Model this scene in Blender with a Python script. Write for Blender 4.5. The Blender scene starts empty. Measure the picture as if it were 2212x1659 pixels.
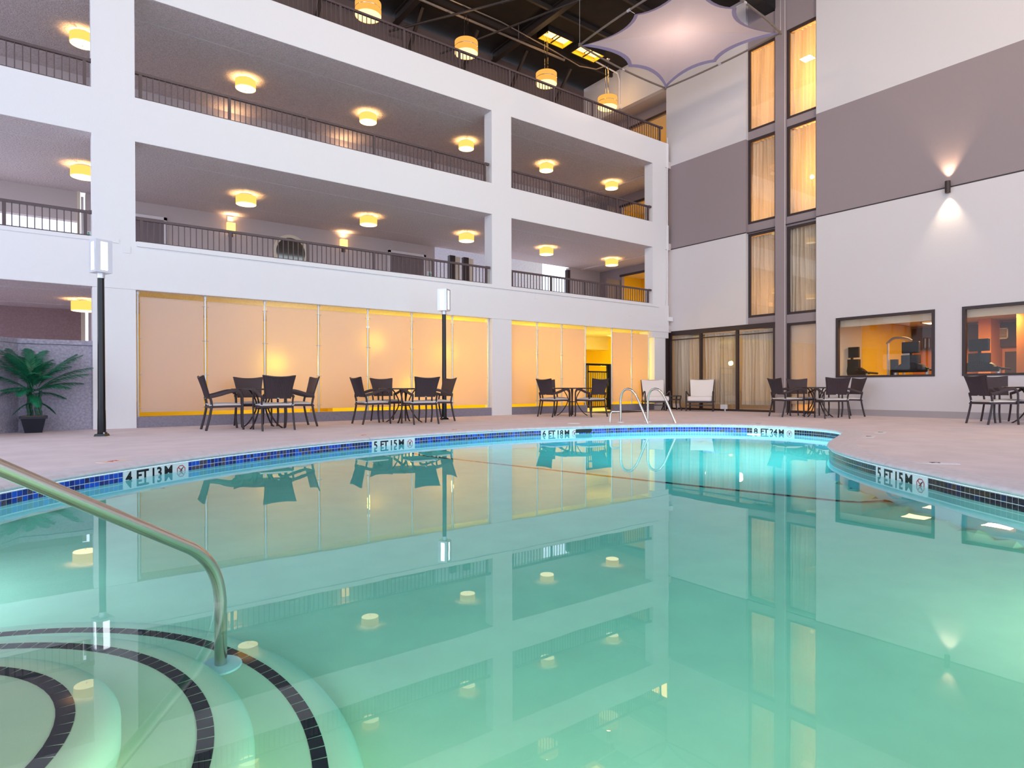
import bpy, bmesh, math, random
from math import sin, cos, pi, radians as rad
from mathutils import Vector, Matrix
from mathutils.geometry import delaunay_2d_cdt
random.seed(7)
S = bpy.context.scene
COL = S.collection

# ------------------------------------------------------------------ camera
HC = 0.73                                   # eye height above the deck (deck = z 0)
YAW, PIT, ROL, FPX = 0.642139968, -0.00519718, -0.00232922, 1330.61
cd = bpy.data.cameras.new('camera'); cam = bpy.data.objects.new('camera', cd); COL.objects.link(cam)
fw = Vector((sin(YAW)*cos(PIT), cos(YAW)*cos(PIT), sin(PIT)))
rt = Vector((cos(YAW), -sin(YAW), 0)); up = rt.cross(fw)
r2 = rt*cos(ROL)+up*sin(ROL); u2 = -rt*sin(ROL)+up*cos(ROL)
m = Matrix((r2, u2, -fw)).transposed().to_4x4(); m.translation = (0, 0, HC)
cam.matrix_world = m
cd.sensor_fit = 'HORIZONTAL'; cd.sensor_width = 36; cd.lens = 36*FPX/2212
cd.shift_y = 15.02/2212; cd.clip_start = 0.02; cd.clip_end = 300
S.camera = cam

# ------------------------------------------------------------------ world, lights, exposure
S.view_settings.view_transform = 'Standard'; S.view_settings.look = 'None'
S.view_settings.gamma = 1.0; S.view_settings.use_curve_mapping = False
S.view_settings.exposure = 0.0
S.cycles.use_denoising = True
S.cycles.max_bounces = 12; S.cycles.diffuse_bounces = 6; S.cycles.glossy_bounces = 5
S.cycles.transmission_bounces = 10; S.cycles.transparent_max_bounces = 12
S.cycles.sample_clamp_indirect = 6.0; S.cycles.use_adaptive_sampling = True
S.cycles.adaptive_threshold = 0.03
W = bpy.data.worlds.new('world'); S.world = W; W.use_nodes = True
bg = W.node_tree.nodes['Background']
bg.inputs[0].default_value = (0.71, 0.81, 1.0, 1); bg.inputs[1].default_value = 2.55

def area(name, loc, target, sx, sy, power, col):
    l = bpy.data.lights.new(name, 'AREA'); l.shape = 'RECTANGLE'; l.size = sx; l.size_y = sy
    l.energy = power; l.color = col
    o = bpy.data.objects.new(name, l); COL.objects.link(o); o.location = loc
    o.rotation_euler = (Vector(target)-Vector(loc)).to_track_quat('-Z', 'Y').to_euler(); return o
def point(name, loc, power, col, r=0.1):
    l = bpy.data.lights.new(name, 'POINT'); l.energy = power; l.color = col; l.shadow_soft_size = r
    o = bpy.data.objects.new(name, l); COL.objects.link(o); o.location = loc; return o
def spot(name, loc, target, power, col, angle, blend=0.6, r=0.05):
    l = bpy.data.lights.new(name, 'SPOT'); l.energy = power; l.color = col; l.spot_size = rad(angle)
    l.spot_blend = blend; l.shadow_soft_size = r
    o = bpy.data.objects.new(name, l); COL.objects.link(o); o.location = loc
    o.rotation_euler = (Vector(target)-Vector(loc)).to_track_quat('-Z', 'Y').to_euler(); return o
WARM = (1.0, 0.62, 0.25); AMBER = (1.0, 0.50, 0.10)
# added fill lights over the pool (out of frame) wash the upper walls warm
area('added_roof_fill', (3.0, 3.0, 11.9), (9.0, 13.3, 8.0), 3, 3, 560, (1.0, 0.78, 0.54))
area('added_roof_fill', (8.5, -1.0, 11.9), (16.6, 7.0, 9.5), 3, 3, 850, (1.0, 0.76, 0.48))

# ------------------------------------------------------------------ materials
def lin(c):
    f = lambda v: v/12.92 if v <= 0.04045 else ((v+0.055)/1.055)**2.4
    return tuple(f(x/255) for x in c)+(1,)
def nd(nt, t, **kw):
    n = nt.nodes.new(t)
    for k, v in kw.items(): setattr(n, k, v)
    return n
def mat(name, c, rough=0.6, metal=0.0, spec=0.5, bump=None, var=None, emit=None, es=0.0, trans=0, ior=1.45, coat=0):
    """bump=(scale,strength,dist)  var=(scale,amount) brightness variation, var2 colour"""
    M = bpy.data.materials.new(name); M.use_nodes = True; nt = M.node_tree; b = nt.nodes['Principled BSDF']
    b.inputs['Base Color'].default_value = lin(c); b.inputs['Roughness'].default_value = rough
    b.inputs['Metallic'].default_value = metal; b.inputs['Specular IOR Level'].default_value = spec
    b.inputs['IOR'].default_value = ior
    if trans: b.inputs['Transmission Weight'].default_value = trans
    if coat: b.inputs['Coat Weight'].default_value = coat
    if emit: b.inputs['Emission Color'].default_value = lin(emit); b.inputs['Emission Strength'].default_value = es
    tc = None
    if bump or var: tc = nd(nt, 'ShaderNodeTexCoord')
    if bump:
        n = nd(nt, 'ShaderNodeTexNoise'); n.inputs['Scale'].default_value = bump[0]; n.inputs['Detail'].default_value = 5
        nt.links.new(tc.outputs['Object'], n.inputs['Vector'])
        bp = nd(nt, 'ShaderNodeBump'); bp.inputs['Strength'].default_value = bump[1]; bp.inputs['Distance'].default_value = bump[2]
        nt.links.new(n.outputs['Fac'], bp.inputs['Height']); nt.links.new(bp.outputs[0], b.inputs['Normal'])
    if var:
        n = nd(nt, 'ShaderNodeTexNoise'); n.inputs['Scale'].default_value = var[0]; n.inputs['Detail'].default_value = 6
        nt.links.new(tc.outputs['Object'], n.inputs['Vector'])
        mr = nd(nt, 'ShaderNodeMapRange'); mr.inputs[1].default_value = 0.3; mr.inputs[2].default_value = 0.7
        mr.inputs[3].default_value = 1-var[1]; mr.inputs[4].default_value = 1+var[1]
        nt.links.new(n.outputs['Fac'], mr.inputs[0])
        mx = nd(nt, 'ShaderNodeMix', data_type='RGBA', blend_type='MULTIPLY'); mx.inputs[0].default_value = 1
        mx.inputs[6].default_value = lin(c); nt.links.new(mr.outputs[0], mx.inputs[7])
        nt.links.new(mx.outputs[2], b.inputs['Base Color'])
    return M
def emis(name, c, s):
    M = bpy.data.materials.new(name); M.use_nodes = True; nt = M.node_tree; nt.nodes.clear()
    e = nd(nt, 'ShaderNodeEmission'); e.inputs[0].default_value = lin(c); e.inputs[1].default_value = s
    o = nd(nt, 'ShaderNodeOutputMaterial'); nt.links.new(e.outputs[0], o.inputs[0]); return M
def glass_pane(name, ior=1.7, tint=(255, 255, 255)):
    M = bpy.data.materials.new(name); M.use_nodes = True; nt = M.node_tree; nt.nodes.clear()
    t = nd(nt, 'ShaderNodeBsdfTransparent'); t.inputs[0].default_value = lin(tint)
    g = nd(nt, 'ShaderNodeBsdfGlossy'); g.inputs['Roughness'].default_value = 0.0
    f = nd(nt, 'ShaderNodeFresnel'); ge = nd(nt, 'ShaderNodeNewGeometry'); mi = nd(nt, 'ShaderNodeMix')
    mi.inputs[2].default_value = ior; mi.inputs[3].default_value = 1/ior      # the same reflectance from both sides of the pane
    nt.links.new(ge.outputs['Backfacing'], mi.inputs[0]); nt.links.new(mi.outputs[0], f.inputs[0])
    mx = nd(nt, 'ShaderNodeMixShader'); o = nd(nt, 'ShaderNodeOutputMaterial')
    nt.links.new(f.outputs[0], mx.inputs[0]); nt.links.new(t.outputs[0], mx.inputs[1]); nt.links.new(g.outputs[0], mx.inputs[2])
    nt.links.new(mx.outputs[0], o.inputs[0]); return M
def cloth(name, c, tr, bumpscale=None):
    M = bpy.data.materials.new(name); M.use_nodes = True; nt = M.node_tree; nt.nodes.clear()
    d = nd(nt, 'ShaderNodeBsdfDiffuse'); d.inputs[0].default_value = lin(c)
    t = nd(nt, 'ShaderNodeBsdfTranslucent'); t.inputs[0].default_value = lin(c)
    mx = nd(nt, 'ShaderNodeMixShader'); mx.inputs[0].default_value = tr; o = nd(nt, 'ShaderNodeOutputMaterial')
    nt.links.new(d.outputs[0], mx.inputs[1]); nt.links.new(t.outputs[0], mx.inputs[2]); nt.links.new(mx.outputs[0], o.inputs[0])
    return M
def frosted(name):
    M = bpy.data.materials.new(name); M.use_nodes = True; nt = M.node_tree; nt.nodes.clear()
    r = nd(nt, 'ShaderNodeBsdfRefraction'); r.inputs[0].default_value = lin((255, 230, 96)); r.inputs['Roughness'].default_value = 0.5; r.inputs['IOR'].default_value = 1.45
    t = nd(nt, 'ShaderNodeBsdfTranslucent'); t.inputs[0].default_value = lin((255, 228, 92))
    d = nd(nt, 'ShaderNodeBsdfDiffuse'); d.inputs[0].default_value = lin((236, 236, 248))
    g = nd(nt, 'ShaderNodeBsdfGlossy'); g.inputs['Roughness'].default_value = 0.35
    m1 = nd(nt, 'ShaderNodeMixShader'); m1.inputs[0].default_value = 0.5
    m2 = nd(nt, 'ShaderNodeMixShader'); m2.inputs[0].default_value = 0.32
    m3 = nd(nt, 'ShaderNodeMixShader'); m3.inputs[0].default_value = 0.04; o = nd(nt, 'ShaderNodeOutputMaterial')
    nt.links.new(r.outputs[0], m1.inputs[1]); nt.links.new(t.outputs[0], m1.inputs[2])
    nt.links.new(m1.outputs[0], m2.inputs[1]); nt.links.new(d.outputs[0], m2.inputs[2])
    nt.links.new(m2.outputs[0], m3.inputs[1]); nt.links.new(g.outputs[0], m3.inputs[2]); nt.links.new(m3.outputs[0], o.inputs[0])
    return M

M_WHITE = mat('white_stucco', (232, 230, 232), 0.75, bump=(55, 0.25, 0.01))
M_RWHITE = mat('right_wall_paint', (214, 208, 210), 0.7, bump=(60, 0.22, 0.01))
M_TAUPE = mat('taupe_paint', (150, 136, 139), 0.7, bump=(60, 0.22, 0.01))
M_SOFFIT = mat('popcorn_soffit', (212, 200, 200), 0.85, bump=(38, 0.9, 0.03), var=(30, 0.16))
M_BACK = mat('gallery_back_wall', (196, 184, 182), 0.8, bump=(70, 0.3, 0.01))
M_BROWN = mat('brown_stucco', (158, 132, 134), 0.85, bump=(60, 0.5, 0.02), var=(25, 0.12))
M_LAV = mat('lavender_grey_stucco', (160, 154, 170), 0.85, bump=(45, 0.5, 0.02), var=(28, 0.22))
M_GOLD = mat('golden_yellow_paint', (240, 206, 48), 0.6)
M_CREAM = mat('cream_paint', (226, 214, 192), 0.7)
M_DECK = mat('deck_coating', (228, 210, 214), 0.75, bump=(120, 0.25, 0.006), var=(2.2, 0.07))
M_COPING = mat('coping_concrete', (222, 210, 216), 0.6, bump=(60, 0.3, 0.008), var=(14, 0.08))
M_GROUT = mat('white_grout', (226, 230, 232), 0.6)
M_PLASTER = mat('pool_plaster', (244, 230, 194), 0.7, var=(3, 0.05))
M_ROOF = mat('black_roof_deck', (34, 26, 22), 0.8, var=(3, 0.3))
M_STEELD = mat('dark_roof_steel', (52, 44, 42), 0.55)
M_PIPE = mat('grey_pipe', (130, 118, 110), 0.45, metal=0.3)
M_RAIL = mat('dark_bronze_paint', (88, 72, 74), 0.5)
M_BLACK = mat('gloss_black_paint', (12, 12, 15), 0.16)
M_MATBLACK = mat('matt_black', (22, 22, 25), 0.5)
M_FRAME = mat('bronze_window_frame', (58, 44, 44), 0.45)
M_ALU = mat('brushed_aluminium', (214, 214, 220), 0.35, metal=0.6)
M_STEEL = mat('polished_steel', (205, 198, 188), 0.24, metal=1.0)
M_CHROME = mat('chrome', (230, 228, 226), 0.08, metal=1.0)
M_WPLASTIC = mat('white_plastic', (235, 235, 238), 0.4)
M_WICKER = mat('dark_brown_wicker', (70, 54, 58), 0.5, bump=(150, 0.6, 0.01))
M_WFRAME = mat('dark_brown_frame', (54, 42, 44), 0.4)
M_CUSH = mat('pale_grey_cushion', (222, 214, 210), 0.9, bump=(180, 0.3, 0.004))
M_CREAMC = mat('cream_woven_cushion', (240, 232, 230), 0.9, bump=(180, 0.3, 0.004))
M_TABLE = mat('dark_table_metal', (52, 42, 42), 0.35)
M_GATE = mat('black_gate_paint', (14, 13, 15), 0.35)
M_LEAF = mat('palm_leaf_green', (26, 112, 78), 0.45, var=(6, 0.35))
M_STALK = mat('bamboo_stalk', (38, 84, 62), 0.5, var=(30, 0.3))
M_POT = mat('black_pot', (22, 26, 40), 0.45)
M_SOIL = mat('wood_chips', (130, 96, 76), 0.9, var=(60, 0.3))
M_SAIL = cloth('shade_sail_fabric', (244, 232, 240), 0.45)
M_SAILB = cloth('sail_edge_band', (176, 166, 200), 0.2)
M_CURT = cloth('beige_curtain', (222, 210, 190), 0.26)
M_SHADE = emis('lamp_shade_glow', (255, 196, 96), 1.5)
M_DIFF = emis('lamp_diffuser_glow', (255, 226, 166), 3.4)
M_PSHADE = emis('pendant_shade_glow', (255, 178, 84), 1.15)
M_PDIFF = emis('pendant_diffuser_glow', (255, 214, 150), 2.2)
M_LED = emis('white_lamp_lens', (240, 246, 255), 5)
M_SCONCE = emis('sconce_glow', (255, 196, 118), 2.2)
M_TUBE = emis('warm_tube', (255, 200, 110), 5.0)
M_AMB = emis('gym_lamp', (255, 205, 140), 6.0)
M_GLASS = glass_pane('window_glass', 2.1)
M_GLASSG = glass_pane('gym_glass', 1.45)
M_FROST = frosted('frosted_glass')
M_MIRROR = mat('mirror_glass', (235, 235, 235), 0.02, metal=1.0)
M_DOORP = mat('grey_door_paint', (120, 106, 108), 0.5)
M_WTRIM = mat('white_trim', (226, 220, 222), 0.5)
M_MAT = mat('black_rubber_mat', (40, 40, 46), 0.8)
M_NAVY = mat('navy_tile_black', (20, 26, 40), 0.15)
M_TILES = [mat('cobalt_tile', (20, 62, 176), 0.12, spec=0.7), mat('royal_blue_tile', (24, 44, 132), 0.12, spec=0.7),
           mat('speckled_navy_tile', (34, 40, 92), 0.15, var=(60, 0.6)), mat('bright_blue_tile', (16, 84, 208), 0.12, spec=0.7),
           mat('copper_fleck_tile', (84, 70, 92), 0.2, var=(70, 0.6))]
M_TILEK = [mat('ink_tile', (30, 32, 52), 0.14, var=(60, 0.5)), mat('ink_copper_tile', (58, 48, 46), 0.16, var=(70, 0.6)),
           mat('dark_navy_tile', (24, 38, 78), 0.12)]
M_MARK = mat('white_marker_tile', (236, 236, 238), 0.3)
M_INK = mat('black_lettering', (18, 20, 26), 0.4)
M_RED = mat('red_symbol', (200, 40, 50), 0.4)
M_GREEN = mat('green_symbol', (60, 170, 140), 0.5)
M_PEACH = mat('peach_deck_tile', (236, 206, 190), 0.5)
M_GYMW = mat('gym_wall_paint', (210, 140, 80), 0.6)
M_GYMD = mat('gym_dark', (70, 52, 44), 0.6)
M_MACH = mat('black_machine', (18, 18, 20), 0.4)
M_SILVER = mat('silver_machine', (190, 186, 182), 0.35, metal=0.5)
M_BLIND = cloth('roller_blind', (226, 206, 176), 0.3)
M_EXT = mat('exterior_stucco', (206, 206, 224), 0.85, bump=(30, 0.5, 0.02), var=(18, 0.12))

# pool water: refracting surface, absorbing body
def water_mat():
    M = bpy.data.materials.new('pool_water'); M.use_nodes = True; nt = M.node_tree; nt.nodes.clear()
    g = nd(nt, 'ShaderNodeBsdfGlass'); g.inputs['IOR'].default_value = 1.36; g.inputs['Roughness'].default_value = 0.0
    v = nd(nt, 'ShaderNodeVolumeAbsorption'); v.inputs['Color'].default_value = (0.0, 0.80, 0.91, 1); v.inputs['Density'].default_value = 0.40
    tc = nd(nt, 'ShaderNodeTexCoord'); mp = nd(nt, 'ShaderNodeMapping'); mp.inputs['Scale'].default_value = (1, 1, 1)
    n = nd(nt, 'ShaderNodeTexNoise'); n.inputs['Scale'].default_value = 2.2; n.inputs['Detail'].default_value = 1.5
    bp = nd(nt, 'ShaderNodeBump'); bp.inputs['Strength'].default_value = 0.10; bp.inputs['Distance'].default_value = 0.004
    o = nd(nt, 'ShaderNodeOutputMaterial')
    nt.links.new(tc.outputs['Object'], mp.inputs[0]); nt.links.new(mp.outputs[0], n.inputs['Vector'])
    nt.links.new(n.outputs['Fac'], bp.inputs['Height']); nt.links.new(bp.outputs[0], g.inputs['Normal'])
    nt.links.new(g.outputs[0], o.inputs['Surface']); nt.links.new(v.outputs[0], o.inputs['Volume']); return M
M_WATER = water_mat()

# ------------------------------------------------------------------ helpers
class MB:
    def __init__(s): s.v = []; s.f = []
    def add(s, vs, fs):
        o = len(s.v); s.v += [tuple(v) for v in vs]; s.f += [tuple(i+o for i in f) for f in fs]; return s
    def box(s, x0, x1, y0, y1, z0, z1, rz=0, c=None):
        vs = [Vector((x, y, z)) for z in (z0, z1) for x, y in ((x0, y0), (x1, y0), (x1, y1), (x0, y1))]
        if rz:
            c = Vector(c if c else ((x0+x1)/2, (y0+y1)/2, 0)); R = Matrix.Rotation(rz, 3, 'Z'); vs = [R@(v-c)+c for v in vs]
        return s.add(vs, [(3, 2, 1, 0), (4, 5, 6, 7), (0, 1, 5, 4), (1, 2, 6, 5), (2, 3, 7, 6), (3, 0, 4, 7)])
    def bar(s, a, b, w, h, upv=(0, 0, 1)):
        a = Vector(a); b = Vector(b); d = (b-a).normalized(); upv = Vector(upv)
        if abs(d.dot(upv)) > 0.95: upv = Vector((0, 1, 0))
        x = d.cross(upv).normalized(); y = x.cross(d)
        vs = [p+x*i*w/2+y*j*h/2 for p in (a, b) for i, j in ((-1, -1), (1, -1), (1, 1), (-1, 1))]
        return s.add(vs, [(3, 2, 1, 0), (4, 5, 6, 7), (0, 1, 5, 4), (1, 2, 6, 5), (2, 3, 7, 6), (3, 0, 4, 7)])
    def tube(s, pts, r, n=10, closed=False, sq=1.0):
        pts = [Vector(p) for p in pts]; N = len(pts); rs = r if isinstance(r, (list, tuple)) else [r]*N
        rings = []; prev = None
        for i, p in enumerate(pts):
            if closed: d = pts[(i+1) % N]-pts[i-1]
            else: d = pts[min(i+1, N-1)]-pts[max(i-1, 0)]
            d = d.normalized()
            if prev is None:
                a = Vector((0, 0, 1)) if abs(d.z) < 0.9 else Vector((1, 0, 0)); x = d.cross(a).normalized()
            else: x = (prev-d*prev.dot(d)).normalized()
            prev = x; y = d.cross(x)
            rings.append([p+(x*cos(2*pi*k/n)+y*sin(2*pi*k/n)*sq)*rs[i] for k in range(n)])
        vs = [v for rg in rings for v in rg]; fs = []
        for i in range(N if closed else N-1):
            j = (i+1) % N
            for k in range(n): fs.append((i*n+k, i*n+(k+1) % n, j*n+(k+1) % n, j*n+k))
        if not closed: fs += [tuple(range(n-1, -1, -1)), tuple((N-1)*n+k for k in range(n))]
        return s.add(vs, fs)
    def cyl(s, c, r, z0, z1, n=24, r1=None):
        r1 = r if r1 is None else r1
        vs = [(c[0]+q*cos(2*pi*k/n), c[1]+q*sin(2*pi*k/n), z) for z, q in ((z0, r), (z1, r1)) for k in range(n)]
        fs = [(k, (k+1) % n, n+(k+1) % n, n+k) for k in range(n)]+[tuple(range(n-1, -1, -1)), tuple(range(n, 2*n))]
        return s.add(vs, fs)
    def lathe(s, c, prof, n=24, cap=True):
        vs = [(c[0]+r*cos(2*pi*k/n), c[1]+r*sin(2*pi*k/n), z) for r, z in prof for k in range(n)]
        fs = [(i*n+k, i*n+(k+1) % n, (i+1)*n+(k+1) % n, (i+1)*n+k) for i in range(len(prof)-1) for k in range(n)]
        if cap: fs += [tuple(range(n-1, -1, -1)), tuple((len(prof)-1)*n+k for k in range(n))]
        return s.add(vs, fs)
    def grid(s, rows):
        n = len(rows[0]); o = len(s.v)
        vs = [v for r in rows for v in r]
        fs = [(i*n+k, i*n+k+1, (i+1)*n+k+1, (i+1)*n+k) for i in range(len(rows)-1) for k in range(n-1)]
        return s.add(vs, fs)
    def slab(s, rows, t):
        """closed thick sheet from a grid of points, t = offset vector"""
        n = len(rows[0]); m_ = len(rows); t = Vector(t)
        a = [Vector(v) for r in rows for v in r]; b = [v+t for v in a]; o = len(a)
        fs = []
        for i in range(m_-1):
            for k in range(n-1):
                q = (i*n+k, i*n+k+1, (i+1)*n+k+1, (i+1)*n+k); fs += [q, tuple(o+j for j in reversed(q))]
        for k in range(n-1):
            fs += [(k+1, k, o+k, o+k+1), ((m_-1)*n+k, (m_-1)*n+k+1, o+(m_-1)*n+k+1, o+(m_-1)*n+k)]
        for i in range(m_-1):
            fs += [(i*n, (i+1)*n, o+(i+1)*n, o+i*n), ((i+1)*n+n-1, i*n+n-1, o+i*n+n-1, o+(i+1)*n+n-1)]
        return s.add(a+b, fs)
    def build(s, name, mt, parent=None, smooth=False, bevel=0):
        me = bpy.data.meshes.new(name); me.from_pydata(s.v, [], s.f); me.update()
        mts = mt if isinstance(mt, list) else [mt]
        for q in mts: me.materials.append(q)
        if smooth:
            for p in me.polygons: p.use_smooth = True
            me.set_sharp_from_angle(angle=rad(40))
        bmn = bmesh.new(); bmn.from_mesh(me); bmesh.ops.recalc_face_normals(bmn, faces=bmn.faces)
        if bevel:
            bmesh.ops.bevel(bmn, geom=[e for e in bmn.edges], offset=bevel, segments=2, affect='EDGES', profile=0.6)
        bmn.to_mesh(me); bmn.free()
        o = bpy.data.objects.new(name, me); COL.objects.link(o)
        if parent: o.parent = parent
        return o
def B(*a): return MB().box(*a)
def thing(name, label, cat, loc=(0, 0, 0), rz=0, group=None):
    o = bpy.data.objects.new(name, None); COL.objects.link(o); o.location = loc; o.rotation_euler = (0, 0, rz)
    o.empty_display_size = 0.1; o['label'] = label; o['category'] = cat
    if group: o['group'] = group
    return o
def tag(o, label, cat, group=None, kind=None):
    o['label'] = label; o['category'] = cat
    if group: o['group'] = group
    if kind: o['kind'] = kind
    return o
def struct(o): o['kind'] = 'structure'; return o
def sroot(name):
    o = bpy.data.objects.new(name, None); COL.objects.link(o); o['kind'] = 'structure'; return o
def kids(o): return KIDS.get(o.name, [])
KIDS = {}
def index_kids():
    KIDS.clear()
    for o in bpy.data.objects:
        if o.parent: KIDS.setdefault(o.parent.name, []).append(o)
def dup(o, loc, rz, label=None, group=None, parent=None):
    c = o.copy(); COL.objects.link(c)
    if parent: c.parent = parent
    else:
        c.location = loc; c.rotation_euler = (0, 0, rz)
        if label: c['label'] = label
        if group: c['group'] = group
    for k in kids(o): dup(k, None, None, parent=c)
    return c
def arc(p0, p1, p2, n=6):
    return [Vector(p0)*(1-t)**2+Vector(p1)*2*t*(1-t)+Vector(p2)*t*t for t in [i/n for i in range(n+1)]]
def catmull(P, n=8, closed=True):
    out = []; N = len(P)
    for i in range(N if closed else N-1):
        g = lambda k: Vector(P[k % N]) if closed else Vector(P[max(0, min(N-1, k))])
        a, b, c, d = g(i-1), g(i), g(i+1), g(i+2)
        for j in range(n):
            t = j/n
            out.append(0.5*((2*b)+(-a+c)*t+(2*a-5*b+4*c-d)*t*t+(-a+3*b-3*c+d)*t**3))
    if not closed: out.append(Vector(P[-1]))
    return out
def text_mesh(txt, size, off=0.0, ext=0.001):
    c = bpy.data.curves.new('t', 'FONT'); c.body = txt; c.size = size; c.offset = off; c.extrude = ext; c.resolution_u = 3
    o = bpy.data.objects.new('t', c); COL.objects.link(o)
    bpy.context.view_layer.update()
    me = bpy.data.meshes.new_from_object(o.evaluated_get(bpy.context.evaluated_depsgraph_get()))
    vs = [v.co.copy() for v in me.vertices]; fs = [tuple(p.vertices) for p in me.polygons]
    bpy.data.objects.remove(o); bpy.data.curves.remove(c); bpy.data.meshes.remove(me)
    return vs, fs

# ------------------------------------------------------------------ pool outline
ZW = -0.145
CTRL = [(-.31, 6.02), (.03, 6.43), (.50, 6.86), (1.15, 7.38), (1.9, 7.83), (3.0, 8.33), (4.3, 8.68), (5.6, 8.83), (6.8, 8.84), (7.9, 8.65),
        (9.0, 8.36), (9.9, 7.93), (10.6, 7.35), (10.98, 6.6), (11.0, 5.9), (10.78, 5.25), (10.3, 4.8), (9.5, 4.48), (8.34, 4.05),
        (7.7, 3.72), (7.25, 3.38), (6.8, 2.96), (6.41, 2.52), (6.1, 2.12), (5.8, 1.75), (5.4, 1.2), (4.9, .5), (4.1, -.3), (3.0, -.9),
        (2.0, -.95), (1.2, -.5), (.5, .3), (-.1, 1.05), (-.65, 1.6), (-1.05, 2.2), (-1.25, 3.0), (-1.2, 3.9), (-.98, 4.8), (-.65, 5.5)]
OUT = catmull([Vector(p).to_3d() for p in CTRL], 8)
OUT = [Vector((p.x, p.y)) for p in OUT]
# resample evenly
def resample(P, step):
    L = [0]
    for i in range(len(P)): L.append(L[-1]+(P[(i+1) % len(P)]-P[i]).length)
    n = int(L[-1]/step); out = []; j = 0
    for k in range(n):
        s_ = L[-1]*k/n
        while L[j+1] < s_: j += 1
        t = (s_-L[j])/(L[j+1]-L[j]); out.append(P[j % len(P)].lerp(P[(j+1) % len(P)], t))
    return out, L[-1]/n
TP = 0.0508
OUT, STEP = resample(OUT, TP)
NO = len(OUT)
def onrm(i):           # outward normal (away from water); outline runs clockwise
    d = (OUT[(i+1) % NO]-OUT[i-1]).normalized(); return Vector((-d.y, d.x))
def at(s_, off=0.0):   # point on outline by arc index (float)
    i = int(math.floor(s_)) % NO; t = s_-math.floor(s_)
    p = OUT[i].lerp(OUT[(i+1) % NO], t); n = (onrm(i)*(1-t)+onrm((i+1) % NO)*t).normalized()
    return p+n*off, n
def nearest(x, y):
    return min(range(NO), key=lambda i: (OUT[i]-Vector((x, y))).length)
def offs(d): return [OUT[i]+onrm(i)*d for i in range(NO)]

# deck with the pool cut out
def cdt_faces(outer, hole, z):
    V = [Vector(p) for p in outer]+[Vector(p) for p in hole]
    no = len(outer); nh = len(hole)
    E_ = [(i, (i+1) % no) for i in range(no)]+[(no+i, no+(i+1) % nh) for i in range(nh)]
    r = delaunay_2d_cdt(V, E_, [], 1, 1e-5)
    vs, fs = r[0], r[2]
    def inside(p):
        c = False
        for i in range(nh):
            a = hole[i]; b = hole[(i+1) % nh]
            if (a[1] > p.y) != (b[1] > p.y) and p.x < (b[0]-a[0])*(p.y-a[1])/(b[1]-a[1])+a[0]: c = not c
        return c
    keep = [f for f in fs if not inside(sum((vs[i] for i in f), Vector((0, 0)))/len(f))]
    return [(v.x, v.y, z) for v in vs], keep
COPW = 0.30
hole = [tuple(p) for p in offs(COPW-0.015)]
vs, fs = cdt_faces([(-14, -14), (24, -14), (24, 24), (-14, 24)], hole[::3], 0)
deck = MB().add(vs, fs)
o = deck.build('floor', M_DECK); struct(o)

# pool -------------------------------------------------------------
pool = thing('swimming_pool', 'freeform swimming pool with blue waterline tiles and rounded stone coping', 'pool')
def line_d(x, y):      # signed distance past the slope-break line (deep side positive)
    a = Vector((4.55, 8.75)); b = Vector((6.45, 2.3)); d = (b-a).normalized(); n = Vector((-d.y, d.x))
    return (Vector((x, y))-a).dot(n)
OUT4 = OUT[::6]
def edge_d(x, y):
    p = Vector((x, y)); return min((q-p).length for q in OUT4)
def pz(x, y):
    s_ = line_d(x, y)
    if s_ < 0:
        t = min(1, max(0, (s_+5.2)/5.2)); z = -1.08-(1.67-1.08)*t
    else:
        t = min(1, s_/3.2); z = -1.67-0.95*t*t*(3-2*t)
    e = edge_d(x, y)
    if e < 0.45: z += (1-math.sqrt(max(0, 1-((0.45-e)/0.45)**2)))*0.45
    return z
gx, gy, gs = -1.6, -1.3, 0.14
rows = [[(gx+i*gs, gy+j*gs, pz(gx+i*gs, gy+j*gs)) for i in range(int(13/gs))] for j in range(int(10.6/gs))]
MB().grid(rows).build('pool_floor', M_PLASTER, pool, True)
w = offs(0.0); n = NO
MB().add([(p.x, p.y, z) for z in (-3.2, -0.055) for p in w], [(i, (i+1) % n, n+(i+1) % n, n+i) for i in range(n)]).build('pool_wall', M_GROUT, pool)
# coping: bullnose ring in separate stones with thin joints
prof = [(COPW, -0.06), (COPW, 0.004), (0.02, 0.004), (-0.005, -0.002), (-0.022, -0.014), (-0.028, -0.028), (-0.022, -0.042), (-0.005, -0.052), (0.03, -0.056)]
per = 48
k0 = 0
joints = list(range(0, NO-20, per))+[NO]
for a, b in zip(joints[:-1], joints[1:]):
    st = MB(); rws = []
    for i in range(a, b+1):
        ii = i % NO; s0 = 0.06 if i == a else (-0.06 if i == b else 0)
        row = []
        for d, z in prof:
            p, _ = at(ii+s0, d); row.append((p.x, p.y, z))
        rws.append(row)
    st.grid(rws); m_ = len(prof); L = len(rws)
    st.f += [tuple(range(m_)), tuple((L-1)*m_+k for k in reversed(range(m_)))]
    st.build('coping_stone', M_COPING, pool, True)
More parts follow.
